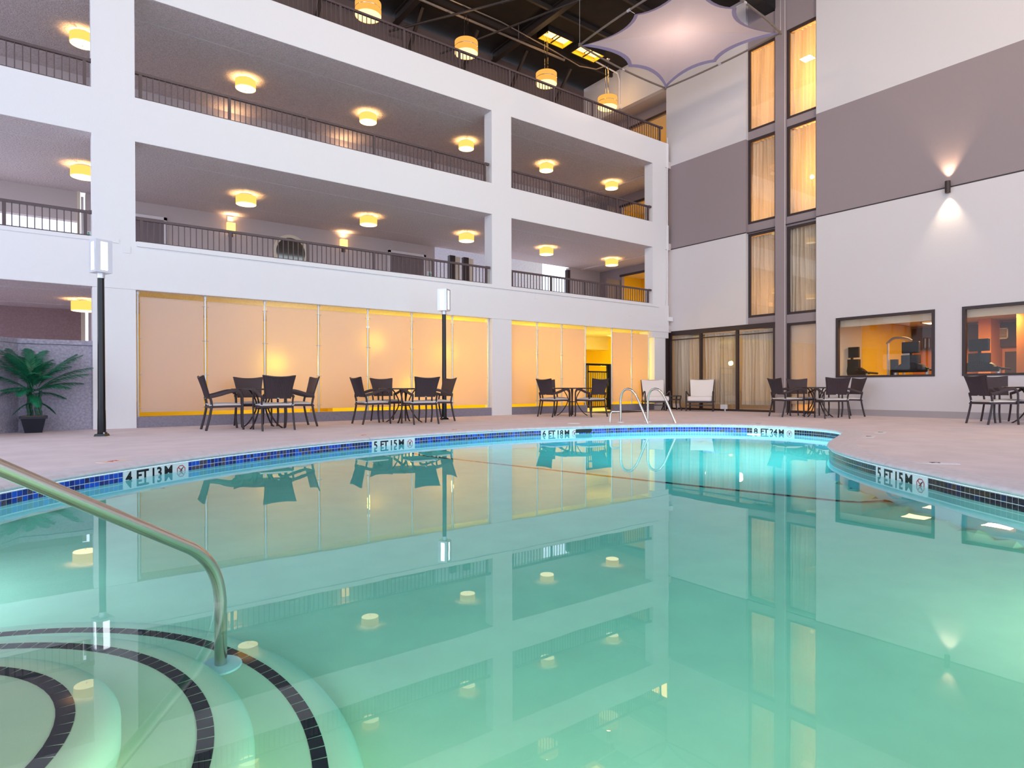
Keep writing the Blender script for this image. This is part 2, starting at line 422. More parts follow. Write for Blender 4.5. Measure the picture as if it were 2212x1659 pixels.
# waterline tiles: three rows, the nearest single, the rest joined
marks = [('4 FT', '1.3 M', .86, 7.12), ('5 FT', '1.5 M', 4.2, 8.66), ('6 FT', '1.8 M', 7.62, 8.70), ('8 FT', '2.4 M', 10.93, 6.4), ('5 FT', '1.5 M', 6.35, 2.44)]
MK = []
for a, b, x, y in marks:
    c = nearest(x, y); MK.append((c-8, c+8))
tile_protos = {}
def tile_mesh(mt):
    if mt.name not in tile_protos:
        q = MB().box(-.0225, .0225, -.003, .004, -.0225, .0225)
        ob = q.build('tile', mt, None); me = ob.data; bpy.data.objects.remove(ob); tile_protos[mt.name] = me
    return tile_protos[mt.name]
cand = []
rng = random.Random(3)
for i in range(NO):
    if any(a <= i < b for a, b in MK): continue
    p, nn = at(i+0.5, 0.0)
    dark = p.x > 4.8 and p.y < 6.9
    # in view?
    v = Vector((p.x, p.y)); f_ = v.x*sin(YAW)+v.y*cos(YAW); r_ = v.x*cos(YAW)-v.y*sin(YAW)
    vis = f_ > 0.5 and abs(r_/f_) < 0.86 and not (p.y < 1.1)
    hid = (9.3 < p.x < 10.3 and p.y < 4.8) or (8.3 < p.x < 9.4 and 4.0 < p.y < 5)
    for row in range(3):
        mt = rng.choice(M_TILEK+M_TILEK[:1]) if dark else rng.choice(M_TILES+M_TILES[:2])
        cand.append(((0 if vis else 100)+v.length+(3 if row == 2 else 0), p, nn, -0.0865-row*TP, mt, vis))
cand.sort(key=lambda c: c[0])
rest = {}
for k, (d_, p, nn, z, mt, vis) in enumerate(cand):
    ang = math.atan2(nn.y, nn.x)-pi/2
    if k < 299:
        ob = bpy.data.objects.new('tile', tile_mesh(mt)); COL.objects.link(ob); ob.parent = pool
        ob.location = (p.x, p.y, z); ob.rotation_euler = (0, 0, ang)
    else:
        rest.setdefault(mt.name, (mt, []))[1].append((p, z, ang))
allm = [v[0] for v in rest.values()]; T = MB(); midx = []
for mi, (mt, L) in enumerate(rest.values()):
    for p, z, ang in L:
        T.box(p.x-.0225, p.x+.0225, p.y-.003, p.y+.004, z-.0225, z+.0225, ang, (p.x, p.y, 0)); midx += [mi]*6
tob = T.build('waterline_tiling', allm, pool); tob['kind'] = 'stuff'
for p_, mi in zip(tob.data.polygons, midx): p_.material_index = mi
# depth markers
for (ft, mm, x, y), (a, b) in zip(marks, MK):
    rws = []
    for i in range(a, b+1):
        r = []
        for d, z in ((0.0, -.213), (-.006, -.213), (-.006, -.060), (0.0, -.060)):
            p, _ = at(i, d); r.append((p.x, p.y, z))
        rws.append(r)
    mk = MB().grid(rws).build('depth_marker', M_MARK, pool)
    mk['label'] = 'white depth marker tiles reading '+ft+' '+mm
    def wrap(vs, u0, z0, dd):
        out = []
        for v in vs:
            p, nn = at(a+(u0+v.x)/STEP, -.007-dd-max(0, v.z)); out.append((p.x, p.y, z0+v.y))
        return out
    LT = MB()
    for txt, u0, sz, of in ((ft[0], .03, .145, .004), ('F', .15, .145, .004), ('T', .215, .145, .004), (mm[0], .325, .145, .004), ('.', .375, .145, .004), (mm[2], .40, .145, .004), ('M', .495, .145, .004)):
        vs, fs = text_mesh(txt, sz, of); LT.add(wrap(vs, u0, -.170, 0), fs)
    LT.build('lettering', M_INK, mk)
    Sy = MB(); cu, cz, R_ = .715, -.137, .058
    oc = [(cu+R_*cos(pi/8+k*pi/4), cz+R_*sin(pi/8+k*pi/4)) for k in range(8)]; oi = [(cu+(R_-.009)*cos(pi/8+k*pi/4), cz+(R_-.009)*sin(pi/8+k*pi/4)) for k in range(8)]
    def W3(u, z, d=.002):
        p, nn = at(a+u/STEP, -.007-d); return (p.x, p.y, z)
    Sy.add([W3(*q) for q in oc]+[W3(*q) for q in oi], [(k, (k+1) % 8, 8+(k+1) % 8, 8+k) for k in range(8)])
    def strip(mb, p0, p1, w_, d=.002):
        dx, dz = p1[0]-p0[0], p1[1]-p0[1]; L_ = math.hypot(dx, dz); nx, nz = -dz/L_*w_/2, dx/L_*w_/2
        mb.add([W3(p0[0]+nx, p0[1]+nz, d), W3(p1[0]+nx, p1[1]+nz, d), W3(p1[0]-nx, p1[1]-nz, d), W3(p0[0]-nx, p0[1]-nz, d)], [(0, 1, 2, 3)])
    strip(Sy, (cu-.038, cz+.038), (cu+.038, cz-.038), .008, .003)
    Sy.build('prohibition_ring', M_RED, mk)
    Dv = MB(); strip(Dv, (cu+.028, cz+.030), (cu-.012, cz-.012), .009); strip(Dv, (cu-.012, cz-.004), (cu-.03, cz-.02), .007); strip(Dv, (cu+.0, cz+.02), (cu+.012, cz-.008), .006)
    strip(Dv, (cu-.034, cz-.034), (cu+.034, cz-.034), .005)
    Dv.build('diving_figure', M_INK, mk)
# entry steps: three round treads with navy nosing tiles
cx, cy = -.58, 2.30
for r_, z_ in ((.635, -.40), (1.005, -.63), (1.34, -.86)):
    ro = r_+.10
    pf = [(0.01, z_-.9), (ro+.015, z_-.9), (ro+.015, z_-.09), (ro, z_-.045), (ro-.03, z_-.014), (ro-.08, z_), (0.01, z_)]
    st = MB().lathe((cx, cy), pf, 96, cap=False).build('step', M_PLASTER, pool, True)
    nt_ = int(2*pi*r_/.0575)
    me = None
    for k in range(nt_):
        a = 2*pi*k/nt_
        x, y = cx+(r_-.026)*cos(a), cy+(r_-.026)*sin(a)
        if x < -.42 or y < 1.0: continue
        if me is None:
            ob = B(-.0245, .0245, -.0255, .0255, -.004, .003).build('nosing_tile', M_NAVY, st); me = ob.data
        else: ob = bpy.data.objects.new('nosing_tile', me); COL.objects.link(ob); ob.parent = st
        ob.location = (x, y, z_); ob.rotation_euler = (0, 0, a)
# dark tile line at the slope break
ln = MB(); a = Vector((4.55, 8.70)); b = Vector((6.50, 2.28)); d = (b-a).normalized(); nn = Vector((-d.y, d.x)); Ln = (b-a).length
rws = []
for k in range(121):
    c = a+d*(Ln*k/120); z = pz(c.x, c.y)+.006
    rws.append([(c.x-nn.x*.04, c.y-nn.y*.04, z), (c.x+nn.x*.04, c.y+nn.y*.04, z)])
ln.grid(rws).build('slope_line', M_NAVY, pool)
MB().lathe((9.3, 6.6), [(.14, -2.62), (.14, -2.60), (.01, -2.59)], 20).build('main_drain', M_WTRIM, pool, True)

# water body
wv = offs(0.02); n = NO
Wm = MB().add([(p.x, p.y, z) for z in (-3.15, ZW) for p in wv], [(i, (i+1) % n, n+(i+1) % n, n+i) for i in range(n)]+[tuple(range(n))[::-1], tuple(range(n, 2*n))])
wo = Wm.build('pool_water', M_WATER)
tag(wo, 'still turquoise water filling the pool and mirroring the balconies', 'water', kind='stuff')

# ------------------------------------------------------------------ balcony facade (left wall)
YF, YB = 13.3, 13.52
XL = -4.2
wl = sroot('wall_left')
def P_(name, mb, mt, parent, **k): return mb.build(name, mt, parent, **k)
for z0, z1 in ((2.56, 3.45), (5.30, 6.11), (8.02, 8.815)):
    P_('parapet_beam', B(XL, 16.47, YF, YB, z0, z1), M_WHITE, wl)
P_('beam_ledge', MB().box(1.28, 15.95, YF-.035, YF, 3.36, 3.45).box(XL, 1.0, YF-.02, YF, 3.38, 3.45), M_WHITE, wl)
P_('beam_drip_edge', B(XL, 16.47, YF-.012, YF, 2.56, 2.60), M_WHITE, wl)
for x0, x1 in ((-4.2, -3.5), (.595, 1.262), (9.30, 9.94)):
    P_('column', B(x0, x1, YF+.002, YB+.12, 0, 2.56), M_WHITE, wl)
    P_('column', B(x0, x1, YF, YB+.12, 3.45, 5.30), M_WHITE, wl); P_('column', B(x0, x1, YF, YB+.12, 6.11, 8.02), M_WHITE, wl)
P_('column', B(15.67, 16.30, YF, YB+.12, 3.45, 5.30), M_WHITE, wl); P_('column', B(15.67, 16.30, YF, YB+.12, 6.11, 8.02), M_WHITE, wl)
P_('corner_filler', MB().box(16.32, 16.80, 13.462, 13.495, 0, 2.56), M_FRAME, wl)
P_('corner_trim', B(16.30, 16.47, YF+.03, YB, 3.45, 8.80), M_WHITE, wl)
P_('column', B(15.78, 16.32, YF+.02, YB+.25, 0, 2.36), M_WHITE, wl); P_('column_capital', B(15.62, 16.46, YF+.005, YB+.3, 2.36, 2.56), M_WHITE, wl)
# slabs / soffits / gallery floors
XR = 17.45
for i, z in enumerate((2.56, 5.30, 8.02)):
    o = B(XL, XR if i else 16.6, YF+.012, 17.5, z-.003, z+.22).build('ceiling', M_SOFFIT); struct(o)
    MB().box(XL, XR-.02, 14.19, 14.196, z-.007, z-.002).box(XL, XR-.02, 16.55, 16.556, z-.007, z-.002).build('soffit_joint', M_WTRIM, o)
o = B(16.36, 16.44, YB, 17.5, 5.26, 5.30); o.box(16.33, 16.41, YB, 17.5, 7.98, 8.02); struct(o.build('trim_1', M_SOFFIT))
# back walls
wb = sroot('wall_back')
P_('gallery_wall', MB().box(-.85-3.3, .56, 17.5, 17.7, 4.62, 5.30).box(.66, 9.97, 17.5, 17.7, 2.78, 5.30).box(15.83, XR, 17.5, 17.7, 2.78, 5.3), M_BACK, wb)
P_('gallery_wall', MB().box(XL, XR, 17.5, 17.7, 5.52, 8.02), M_BACK, wb)
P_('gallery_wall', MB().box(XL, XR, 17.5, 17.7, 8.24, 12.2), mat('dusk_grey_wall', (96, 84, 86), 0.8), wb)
P_('picture_rail_band', B(.66, 9.97, 17.47, 17.5, 7.30, 7.34), M_WTRIM, wb)
P_('lobby_wall', MB().box(1.0, 16.6, 17.5, 17.7, 0, 2.56), M_GOLD, wb)
P_('lobby_wall', MB().box(XL, .56, 17.45, 17.7, 0, 2.56), M_BROWN, wb)
P_('lobby_end_wall', B(16.6, 16.8, 13.5, 17.5, 0, 2.56), M_GOLD, wb)
P_('lobby_bench', MB().box(1.6, 5.6, 16.6, 17.2, 0, .42).box(6.3, 8.6, 16.8, 17.2, 0, .42), M_GOLD, wb)
P_('door_jamb', MB().box(.56, .64, 17.4, 17.7, 0, 2.52).box(.50, .56, 17.42, 17.7, 2.8, 5.30), M_CREAM, wb)
P_('lobby_side_wall', MB().box(.70, 1.2, YB+.12, 17.5, 0, 2.56), M_BACK, wb)
P_('white_doorway', B(.575, .625, 17.49, 17.52, 2.9, 5.2), M_WTRIM, wb)
# exterior block outside the back openings
struct(MB().box(8.5, 17.4, 21.0, 21.3, 2.6, 9).build('wall_exterior', M_EXT))
# end wall (x = 17.45) with doorways to the lit rooms, on two gallery floors, and the high wall on the top floor
we = sroot('wall_end')
for z0, zt, zd in ((2.78, 5.30, 4.98), (5.52, 8.02, 7.62), (8.24, 10.84, 10.45)):
    P_('end_wall', MB().box(XR, XR+.15, 16.33, 17.6, z0, zt).box(XR, XR+.15, 13.46, 16.33, zd, zt), M_TAUPE, we)
    P_('door_head', B(XR-.04, XR, 13.5, 16.4, zd-.03, zd+.05), M_FRAME, we)
P_('upper_wall', MB().box(16.6, 16.8, 13.46, 17.5, 10.84, 12.3), M_RWHITE, we)
P_('top_gallery_soffit', B(16.8, 18.0, 13.46, 17.5, 10.84, 11.0), M_BACK, we)
P_('lit_room', MB().box(20.0, 20.1, 12.0, 17.6, 2.6, 11).box(XR+.15, 20.0, 17.6, 17.7, 2.6, 11), M_GOLD, we)
P_('lit_room_floor', MB().box(XR+.15, 20, 13.4, 17.6, 2.6, 2.78).box(XR+.15, 20, 13.4, 17.6, 5.3, 5.52).box(XR+.15, 20, 13.4, 17.6, 8.02, 8.24).box(XR+.15, 20, 13.4, 17.6, 10.6, 10.8), M_CREAM, we)
for z in (2.78, 5.52, 8.24):
    area('end_room_light', (18.9, 15.2, z+2.3), (18.9, 15.2, z), 1.2, 1.5, 40, (1.0, .62, .2))
for z in (2.78, 5.52):
    P_('open_door', B(XR-.75, XR-.02, 16.38, 16.43, z, z+2.05), M_DOORP, we)

# right wall -------------------------------------------------------
X0 = 16.6; XW = 17.0; XG = 16.76
wr = sroot('wall_right')
def bands(y0, y1, zlo=0.0):
    P_('wall_panel', B(X0, XW, y0, y1, zlo, 5.325), M_RWHITE, wr)
    P_('dark_band', B(X0, XW, y0, y1, 5.345, 8.11), M_TAUPE, wr)
    P_('wall_panel', B(X0, XW, y0, y1, 8.11, 12.3), M_RWHITE, wr)
bands(10.54, 13.46, 2.60)
P_('groove_bead', B(X0-.008, X0, 10.54, 13.46, 5.318, 5.347), M_FRAME, wr); P_('groove_bead', B(X0-.008, X0, -7, 8.435, 5.318, 5.347), M_FRAME, wr)
P_('groove_bead', B(X0+.04, X0+.1, 8.435, 10.54, 5.318, 5.335), M_FRAME, wr)
# lower right wall with two gym windows
w2y0, w2y1, w1y0, w1y1, wz0, wz1 = 2.75, 5.09, 5.63, 7.905, .975, 2.545
P_('wall_panel', MB().box(X0, XG, w1y1, 8.435, 0, 5.325).box(X0, XG, w2y1, w1y0, 0, 5.325).box(X0, XG, -7, w2y0, 0, 5.325)
   .box(X0, XG, w1y0, w1y1, 0, wz0).box(X0, XG, w1y0, w1y1, wz1, 5.325).box(X0, XG, w2y0, w2y1, 0, wz0).box(X0, XG, w2y0, w2y1, wz1, 5.325), M_RWHITE, wr)
P_('dark_band', B(X0, XW, -7, 8.435, 5.345, 8.11), M_TAUPE, wr); P_('wall_panel', B(X0, XW, -7, 8.435, 8.11, 12.3), M_RWHITE, wr)
P_('wall_panel', B(X0, XW, 13.46, 13.5, 2.6, 10.84), M_RWHITE, wr)
# window strip: recessed spandrels and middle pier
AY0, AY1, BY0, BY1 = 9.632, 10.54, 8.435, 9.327
P_('window_pier', B(X0+.03, XW, BY1, AY0, 0, 12.3), M_TAUPE, wr)
P_('pier_edge', B(X0+.026, X0+.032, BY1-.0, BY1+.015, 0, 12.3), M_WTRIM, wr)
AZ = [(2.80, 5.30), (5.59, 8.10), (8.34, 10.81)]; BZ = [(0.0, 2.54), (2.78, 5.27), (5.55, 8.09), (8.305, 10.82)]
def spand(y0, y1, zs, z0):
    mb = MB(); p = z0
    for a, b in zs:
        if a > p: mb.box(X0+.11, XW, y0, y1, p, a)
        p = b
    mb.box(X0+.11, XW, y0, y1, p, 12.3); P_('spandrel', mb, M_TAUPE, wr)
spand(AY0, AY1, AZ, 2.60); spand(BY0, BY1, BZ, 0.0)
bb = B(X0-.02, X0, -7, 8.435, 0, .155).build('baseboard_right', mat('baseboard_paint', (168, 160, 164), .6)); struct(bb)

wi = [0]
def window(y0, y1, z0, z1, fr=.07, rec=.12, curtain=True, lamp=None, nm='window', cm=None, sill=False, pleat=.12, depth=1.6, wallc=None):
    wi[0] += 1
    w_ = sroot('%s_%d' % (nm, wi[0])); x = X0+rec
    MB().box(x, x+.06, y0, y0+fr, z0, z1).box(x, x+.06, y1-fr, y1, z0, z1).box(x, x+.06, y0+fr, y1-fr, z0, z0+fr).box(x, x+.06, y0+fr, y1-fr, z1-fr, z1).build('window_frame', M_FRAME, w_)
    MB().add([(x+.03, y0+fr, z0+fr), (x+.03, y1-fr, z0+fr), (x+.03, y1-fr, z1-fr), (x+.03, y0+fr, z1-fr)], [(0, 1, 2, 3)]).build('pane', M_GLASS, w_)
    if curtain:
        n = int((y1-y0)/.012); r_ = random.Random(wi[0]); rows = []; ph = r_.random()*6
        offs_ = [r_.uniform(-.5, .5) for _ in range(40)]
        for zi in range(7):
            z = z0+.05+(z1-z0-.12)*zi/6; row = []
            for i in range(n+1):
                y = y0+.02+(y1-y0-.04)*i/n; u = (y-y0)/pleat*2*pi+ph; a_ = .045+.02*sin(u*.21+zi*.3)
                row.append((x+.16+a_*sin(u+.35*sin(zi*.8+i*.02)*(1-zi/6)), y+.012*sin(u*.37+zi), z))
            rows.append(row)
        MB().grid(rows).build('curtain', cm or M_CURT, w_, True)
    # the room behind
    d = depth
    MB().box(x+d, x+d+.05, y0-.4, y1+.4, z0-.2, z1+.2).box(x+.3, x+d, y1+.35, y1+.4, z0-.2, z1+.2).box(x+.3, x+d, y0-.4, y0-.35, z0-.2, z1+.2).box(x+.3, x+d, y0-.4, y1+.4, z1+.12, z1+.2).box(x+.3, x+d, y0-.4, y1+.4, z0-.2, z0-.05).build('room_shell', wallc or M_CREAM, w_)
    for l in (lamp or []): point('room_lamp', (x+l[0]+.45, l[1], l[2]), l[3]*1.8, l[4] if len(l) > 4 else (1, .58, .16), .12)
    return w_
window(AY0, AY1, *AZ[0], lamp=[(.45, 10.28, 3.55, 7), (.9, 9.9, 3.3, 10)])
window(AY0, AY1, *AZ[1], lamp=[(.5, 10.3, 5.75, 14), (.9, 10.0, 6.4, 14)])
window(AY0, AY1, *AZ[2], lamp=[(.9, 9.9, 10.4, 34), (.8, 10.2, 8.9, 20)])
window(BY0, BY1, *BZ[1], lamp=[(.9, 8.9, 3.1, 5)])
window(BY0, BY1, *BZ[2], lamp=[(.5, 8.55, 6.6, 40), (.9, 8.9, 7.0, 36)])
window(BY0, BY1, *BZ[3], lamp=[(.5, 8.6, 9.1, 50), (.9, 8.9, 9.7, 50)])
window(BY0, BY1, *BZ[0], curtain=False, lamp=[(.9, 8.9, 1.2, 12, (1, .72, .42))])
bl = MB().box(X0+.27, X0+.275, BY0+.05, BY1-.05, .25, 2.5).build('trim_2', M_BLIND); struct(bl)
for yy in (8.6, 8.87, 9.14): MB().box(X0+.262, X0+.266, yy, yy+.008, .25, 2.0).build('blind_cord', M_WTRIM, bl)
# glazed wall at the corner
wi[0] += 1
gw = sroot('window_%d' % wi[0]); x = X0+.06
MB().box(x-.04, x+.08, AY0, 13.46, 2.46, 2.60).box(x, x+.06, AY0, 13.46, 0, .06).build('window_head', M_FRAME, gw)
for y in (AY0, 10.84, 12.15, 13.36): MB().box(x-.01, x+.07, y, y+.08, 0, 2.50).build('mullion', M_FRAME, gw)
MB().box(x+.0, x+.05, AY0, 13.46, 2.30, 2.33).build('transom_bar', M_FRAME, gw)
for a, b in ((AY0+.08, 10.84), (10.92, 12.15), (12.23, 13.36)):
    MB().add([(x+.03, a, .06), (x+.03, b, .06), (x+.03, b, 2.46), (x+.03, a, 2.46)], [(0, 1, 2, 3)]).build('pane', M_GLASS, gw)
    rows = []; n = int((b-a)/.012); ph = a
    for zi in range(8):
        z = .20+2.22*zi/7; row = []
        for i in range(n+1):
            y = a+.02+(b-a-.04)*i/n; u = (y-a)/.115*2*pi+ph
            row.append((x+.17+(.052+.022*sin(u*.23+ph))*sin(u+.3*sin(zi+ph)), y+.02*sin(u*.31+zi*.5), z))
        rows.append(row)
    MB().grid(rows).build('curtain', M_CURT, gw, True)
MB().box(x+2.2, x+2.3, 9.2, 14, -.05, 2.8).box(x+.3, x+2.2, 9.2, 14, 2.6, 2.7).box(x+.3, x+2.2, 13.9, 14, 0, 2.6).box(x+.3, x+2.2, 9.2, 9.3, 0, 2.6).build('room_shell', M_CREAM, gw)
for yy in (10.2, 11.6, 12.7): point('room_lamp', (x+1.2, yy, 1.9), 5.5, (1, .70, .42), .15)

# gym windows and the gym behind
for y0, y1 in ((w1y0, w1y1), (w2y0, w2y1)):
    wi[0] += 1
    w_ = sroot('window_%d' % wi[0]); x = X0-.02; fr = .065
    MB().box(x, x+.1, y0, y0+fr, wz0, wz1).box(x, x+.1, y1-fr, y1, wz0, wz1).box(x, x+.1, y0+fr, y1-fr, wz0, wz0+.05).box(x, x+.1, y0+fr, y1-fr, wz1-fr, wz1).build('window_frame', M_FRAME, w_)
    MB().add([(x+.06, y0+fr, wz0+.05), (x+.06, y1-fr, wz0+.05), (x+.06, y1-fr, wz1-fr), (x+.06, y0+fr, wz1-fr)], [(0, 1, 2, 3)]).build('pane', M_GLASSG, w_)
    B(x+.16, x+.20, y0, y1, wz1-.24, wz1).build('blind_cassette', M_BLIND, w_)
gy = sroot('wall_gym')
P_('gym_wall', MB().box(22.5, 22.6, -4, 8.4, 0, 2.75), M_GYMW, gy)
P_('gym_side_wall', B(XG, 22.5, 8.25, 8.4, 0, 2.75), M_GOLD, gy)
P_('gym_ceiling', B(XG, 22.5, -4, 8.3, 2.68, 2.75), M_CREAM, gy)
P_('gym_floor', B(XG, 22.5, -4, 8.25, .002, .02), M_GYMD, gy)
P_('gym_column', MB().box(19.6, 20.1, 4.45, 4.85, .02, 2.68).box(21.5, 22.5, 5.9, 6.2, 0, 2.68), M_GYMW, gy)
P_('gym_dark_wall', MB().box(22.3, 22.5, 4.9, 8.2, 1.9, 2.6).box(22.35, 22.5, 5.0, 5.8, 0, 1.75), M_GYMD, gy)
P_('gym_end_wall', B(XG, 22.5, -4, -3.9, 0, 2.7), M_GYMW, gy)
for q in ((19.6, 7.1), (21.4, 7.2), (19.6, 3.4), (21.6, 3.0)):
    t = thing('gym_ceiling_light', {19.6: 'square ceiling light glowing inside the gym', 21.4: 'farther square ceiling light inside the gym', 21.6: 'far square ceiling light inside the right-hand gym bay'}[q[0]] + (' behind the left window' if q[1] > 5 else ' behind the right window'), 'light', (q[0], q[1], 2.675), 0, 'square gym ceiling lights')
    B(-.3, .3, -.3, .3, -.02, 0).build('diffuser', M_AMB, t); MB().box(-.33, .33, -.33, -.3, -.025, 0).box(-.33, .33, .3, .33, -.025, 0).box(-.33, -.3, -.33, .33, -.025, 0).box(.3, .33, -.33, .33, -.025, 0).build('trim_frame', M_WTRIM, t)
area('gym_light', (19.6, 5.2, 2.6), (19.6, 5.2, 0), .6, .6, 130, (1, .60, .20))
area('gym_light', (19.8, 1.2, 2.6), (19.8, 1.2, 0), .6, .6, 120, (1, .55, .22))

# ------------------------------------------------------------------ roof
rf = B(XL-4, 24, -14, 17.7, 12.3, 12.5).build('ceiling', M_ROOF); struct(rf)
for x in (-2.5, 1.2, 4.9, 8.6, 12.3):
    mb = MB().box(x-.09, x+.09, -8, 17.5, 12.0, 12.03).box(x-.09, x+.09, -8, 17.5, 12.27, 12.3).box(x-.012, x+.012, -8, 17.5, 12.03, 12.27)
    mb.build('roof_beam', M_STEELD, rf)
for y in (-4, -1, 2, 5, 8, 10.5, 12.6, 14.3, 16.0): B(XL-3, 16.6, y-.04, y+.04, 12.16, 12.3).build('purlin', M_STEELD, rf)
for x in (6.1, 9.0, 11.0, 13.0, 15.0):
    MB().bar((x, 17.45, 11.2), (x, 16.5, 12.2), .09, .09).build('knee_brace', M_STEELD, rf)
# skylight / high bay light boxes in the roof
for k, (x0, x1) in enumerate(((12.75, 13.85), (14.2, 15.3))):
    t = thing('roof_light_box', ('left' if k == 0 else 'right')+' one of two amber light boxes set in the black roof', 'light', ((x0+x1)/2, 15.35, 12.0), 0, 'amber roof light boxes')
    hx = (x1-x0)/2
    MB().box(-hx, hx, -.28, -.26, .12, .3).box(-hx, hx, .26, .28, .12, .3).box(-hx, -hx+.02, -.26, .26, .12, .3).box(hx-.02, hx, -.26, .26, .12, .3).build('housing', M_STEELD, t)
    MB().box(-hx+.02, hx-.02, -.26, -.245, .125, .295).box(-hx+.02, hx-.02, .245, .26, .125, .295).box(-hx+.02, -hx+.035, -.245, .245, .125, .295).box(hx-.035, hx-.02, -.245, .245, .125, .295).build('liner', M_GOLD, t)
    for q in (-1, 1): B(q*hx/2-hx*.42, q*hx/2+hx*.42, -.17, .17, .24, .27).build('lamp_panel', M_TUBE, t)
    B(-.02, .02, -.24, .24, .13, .16).build('cross_bar', M_STEELD, t)
def pipe(pts, r, name, label, mt=M_PIPE, cat='pipe', n=8):
    o = MB().tube(pts, r, n).build(name, mt, None, True); tag(o, label, cat); return o
pipe([(XL, 15.65, 11.8), (13.95, 15.65, 11.8), (13.95, 15.65, 11.9)], .035, 'sprinkler_pipe', 'long thick grey pipe running along under the black roof')
pipe([(XL, 15.22, 11.85), (11.0, 15.22, 11.85), (13.0, 15.45, 11.85), (14.7, 15.7, 11.85), (15.3, 15.5, 11.85), (15.4, 15.2, 11.85)], .018, 'conduit', 'thin conduit running beside the thick pipe under the roof')
pipe([(10.1, 17.3, 11.5), (12.5, 12.8, 12.0), (13.2, 11.2, 12.2)], .03, 'roof_tie_rod', 'slanted dark rod crossing under the roof beside the light boxes', M_STEELD)
pipe([(15.2, 15.6, 12.2), (16.45, 15.6, 12.1), (16.56, 15.6, 11.9), (16.56, 15.6, 10.98)], .025, 'wall_conduit', 'white conduit dropping down the warm-lit end wall', M_WTRIM)
tag(B(16.50, 16.6, 15.52, 15.68, 10.82, 10.98).build('junction_box', M_WTRIM), 'small white box at the foot of the white conduit', 'electrical box')
pipe([(4.0, 13.0, 11.95), (9.5, 13.0, 11.95), (10.6, 14.6, 11.95)], .03, 'sprinkler_pipe', 'short dark branch pipe under the roof left of the shade sail', M_STEELD)
pipe([(8.3, 17.3, 11.6), (13.6, 9.5, 11.95)], .035, 'roof_tie_rod', 'long dark slanted rod running from the top gallery wall towards the shade sail', M_STEELD)
for x in (3.5, 8.0, 12.0):
    pipe([(x, 15.65, 11.83), (x, 15.65, 12.3)], .012, 'pipe_hanger', {3.5: 'hanger rod of the roof pipe above the left bay', 8.0: 'hanger rod of the roof pipe above the middle bay', 12.0: 'hanger rod of the roof pipe left of the light boxes'}[x], cat='rod')
area('sail_lamp', (13.4, 10.5, 11.6), (13.4, 10.5, 10), .35, .35, 42, (1, .72, .55))
# black duct at the top of the right wall
dk = B(15.4, 16.75, 9.62, 9.98, 11.55, 11.95).build('air_duct', M_MATBLACK); tag(dk, 'black square duct jutting from the wall above the tall windows', 'duct')

# ------------------------------------------------------------------ railings
def railing(x0, x1, zb, posts, label, endbar=True, y=13.36):
    h = .505 if zb > 3.5 else .46
    t = thing('balcony_railing', label, 'railing', (0, y, zb), 0, 'dark metal balcony railings')
    B(x0, x1, -.03, .03, h-.045, h).build('top_rail', M_RAIL, t)
    B(x0, x1, -.022, .022, .0, .03).build('bottom_rail', M_RAIL, t)
    pm = None; bmh = None
    for px_ in posts:
        if pm is None: ob = B(-.026, .026, -.024, .024, .0, h-.04).build('post', M_RAIL, t); pm = ob.data
        else: ob = bpy.data.objects.new('post', pm); COL.objects.link(ob); ob.parent = t
        ob.location = (px_, 0, 0)
    x = posts[0]
    P2 = sorted(posts)
    segs = [(P2[i], P2[i+1]) for i in range(len(P2)-1)]
    if x0 < P2[0]-.12: segs.insert(0, (x0-.02, P2[0]))
    for a, b in segs:
        n = max(1, round((b-a)/.1045))
        for k in range(1, n):
            xx = a+(b-a)*k/n
            if bmh is None: ob = B(-.008, .008, -.008, .008, .025, h-.04).build('baluster', M_RAIL, t); bmh = ob.data
            else: ob = bpy.data.objects.new('baluster', bmh); COL.objects.link(ob); ob.parent = t
            ob.location = (xx, 0, 0)
    if endbar: B(x1-.01, x1+.12, -.035, .03, h-.05, h+.01).build('wall_bracket', M_RAIL, t)
    return t
railing(-3.5, .56, 6.11, [-3.4, -2.3, -.9, .50], 'railing of the third-floor bay at the left edge')
railing(-3.5, .56, 3.45, [-3.4, -2.2, -.62, .50], 'railing of the second-floor bay at the left edge against bright daylight')
railing(1.27, 9.12, 6.11, [1.357, 2.90, 4.452, 6.02, 7.56, 9.118], 'railing of the wide middle bay on the third floor')
railing(1.27, 9.14, 3.45, [1.36, 2.906, 4.471, 6.003, 7.564, 9.154], 'bluish railing of the wide middle bay on the second floor')
railing(9.96, 15.52, 6.11, [10.0, 11.388, 12.70, 14.055, 15.5], 'railing of the right bay on the third floor next to the corner')
railing(9.96, 15.52, 3.45, [10.0, 11.388, 12.70, 14.055, 15.5], 'railing of the right bay on the second floor next to the corner')
railing(-1.2, 16.1, 8.815, [-1.1, .5, 2.08, 3.65, 5.217, 6.791, 8.346, 9.925, 11.498, 13.03, 14.582, 16.09], 'long top railing below the black roof')

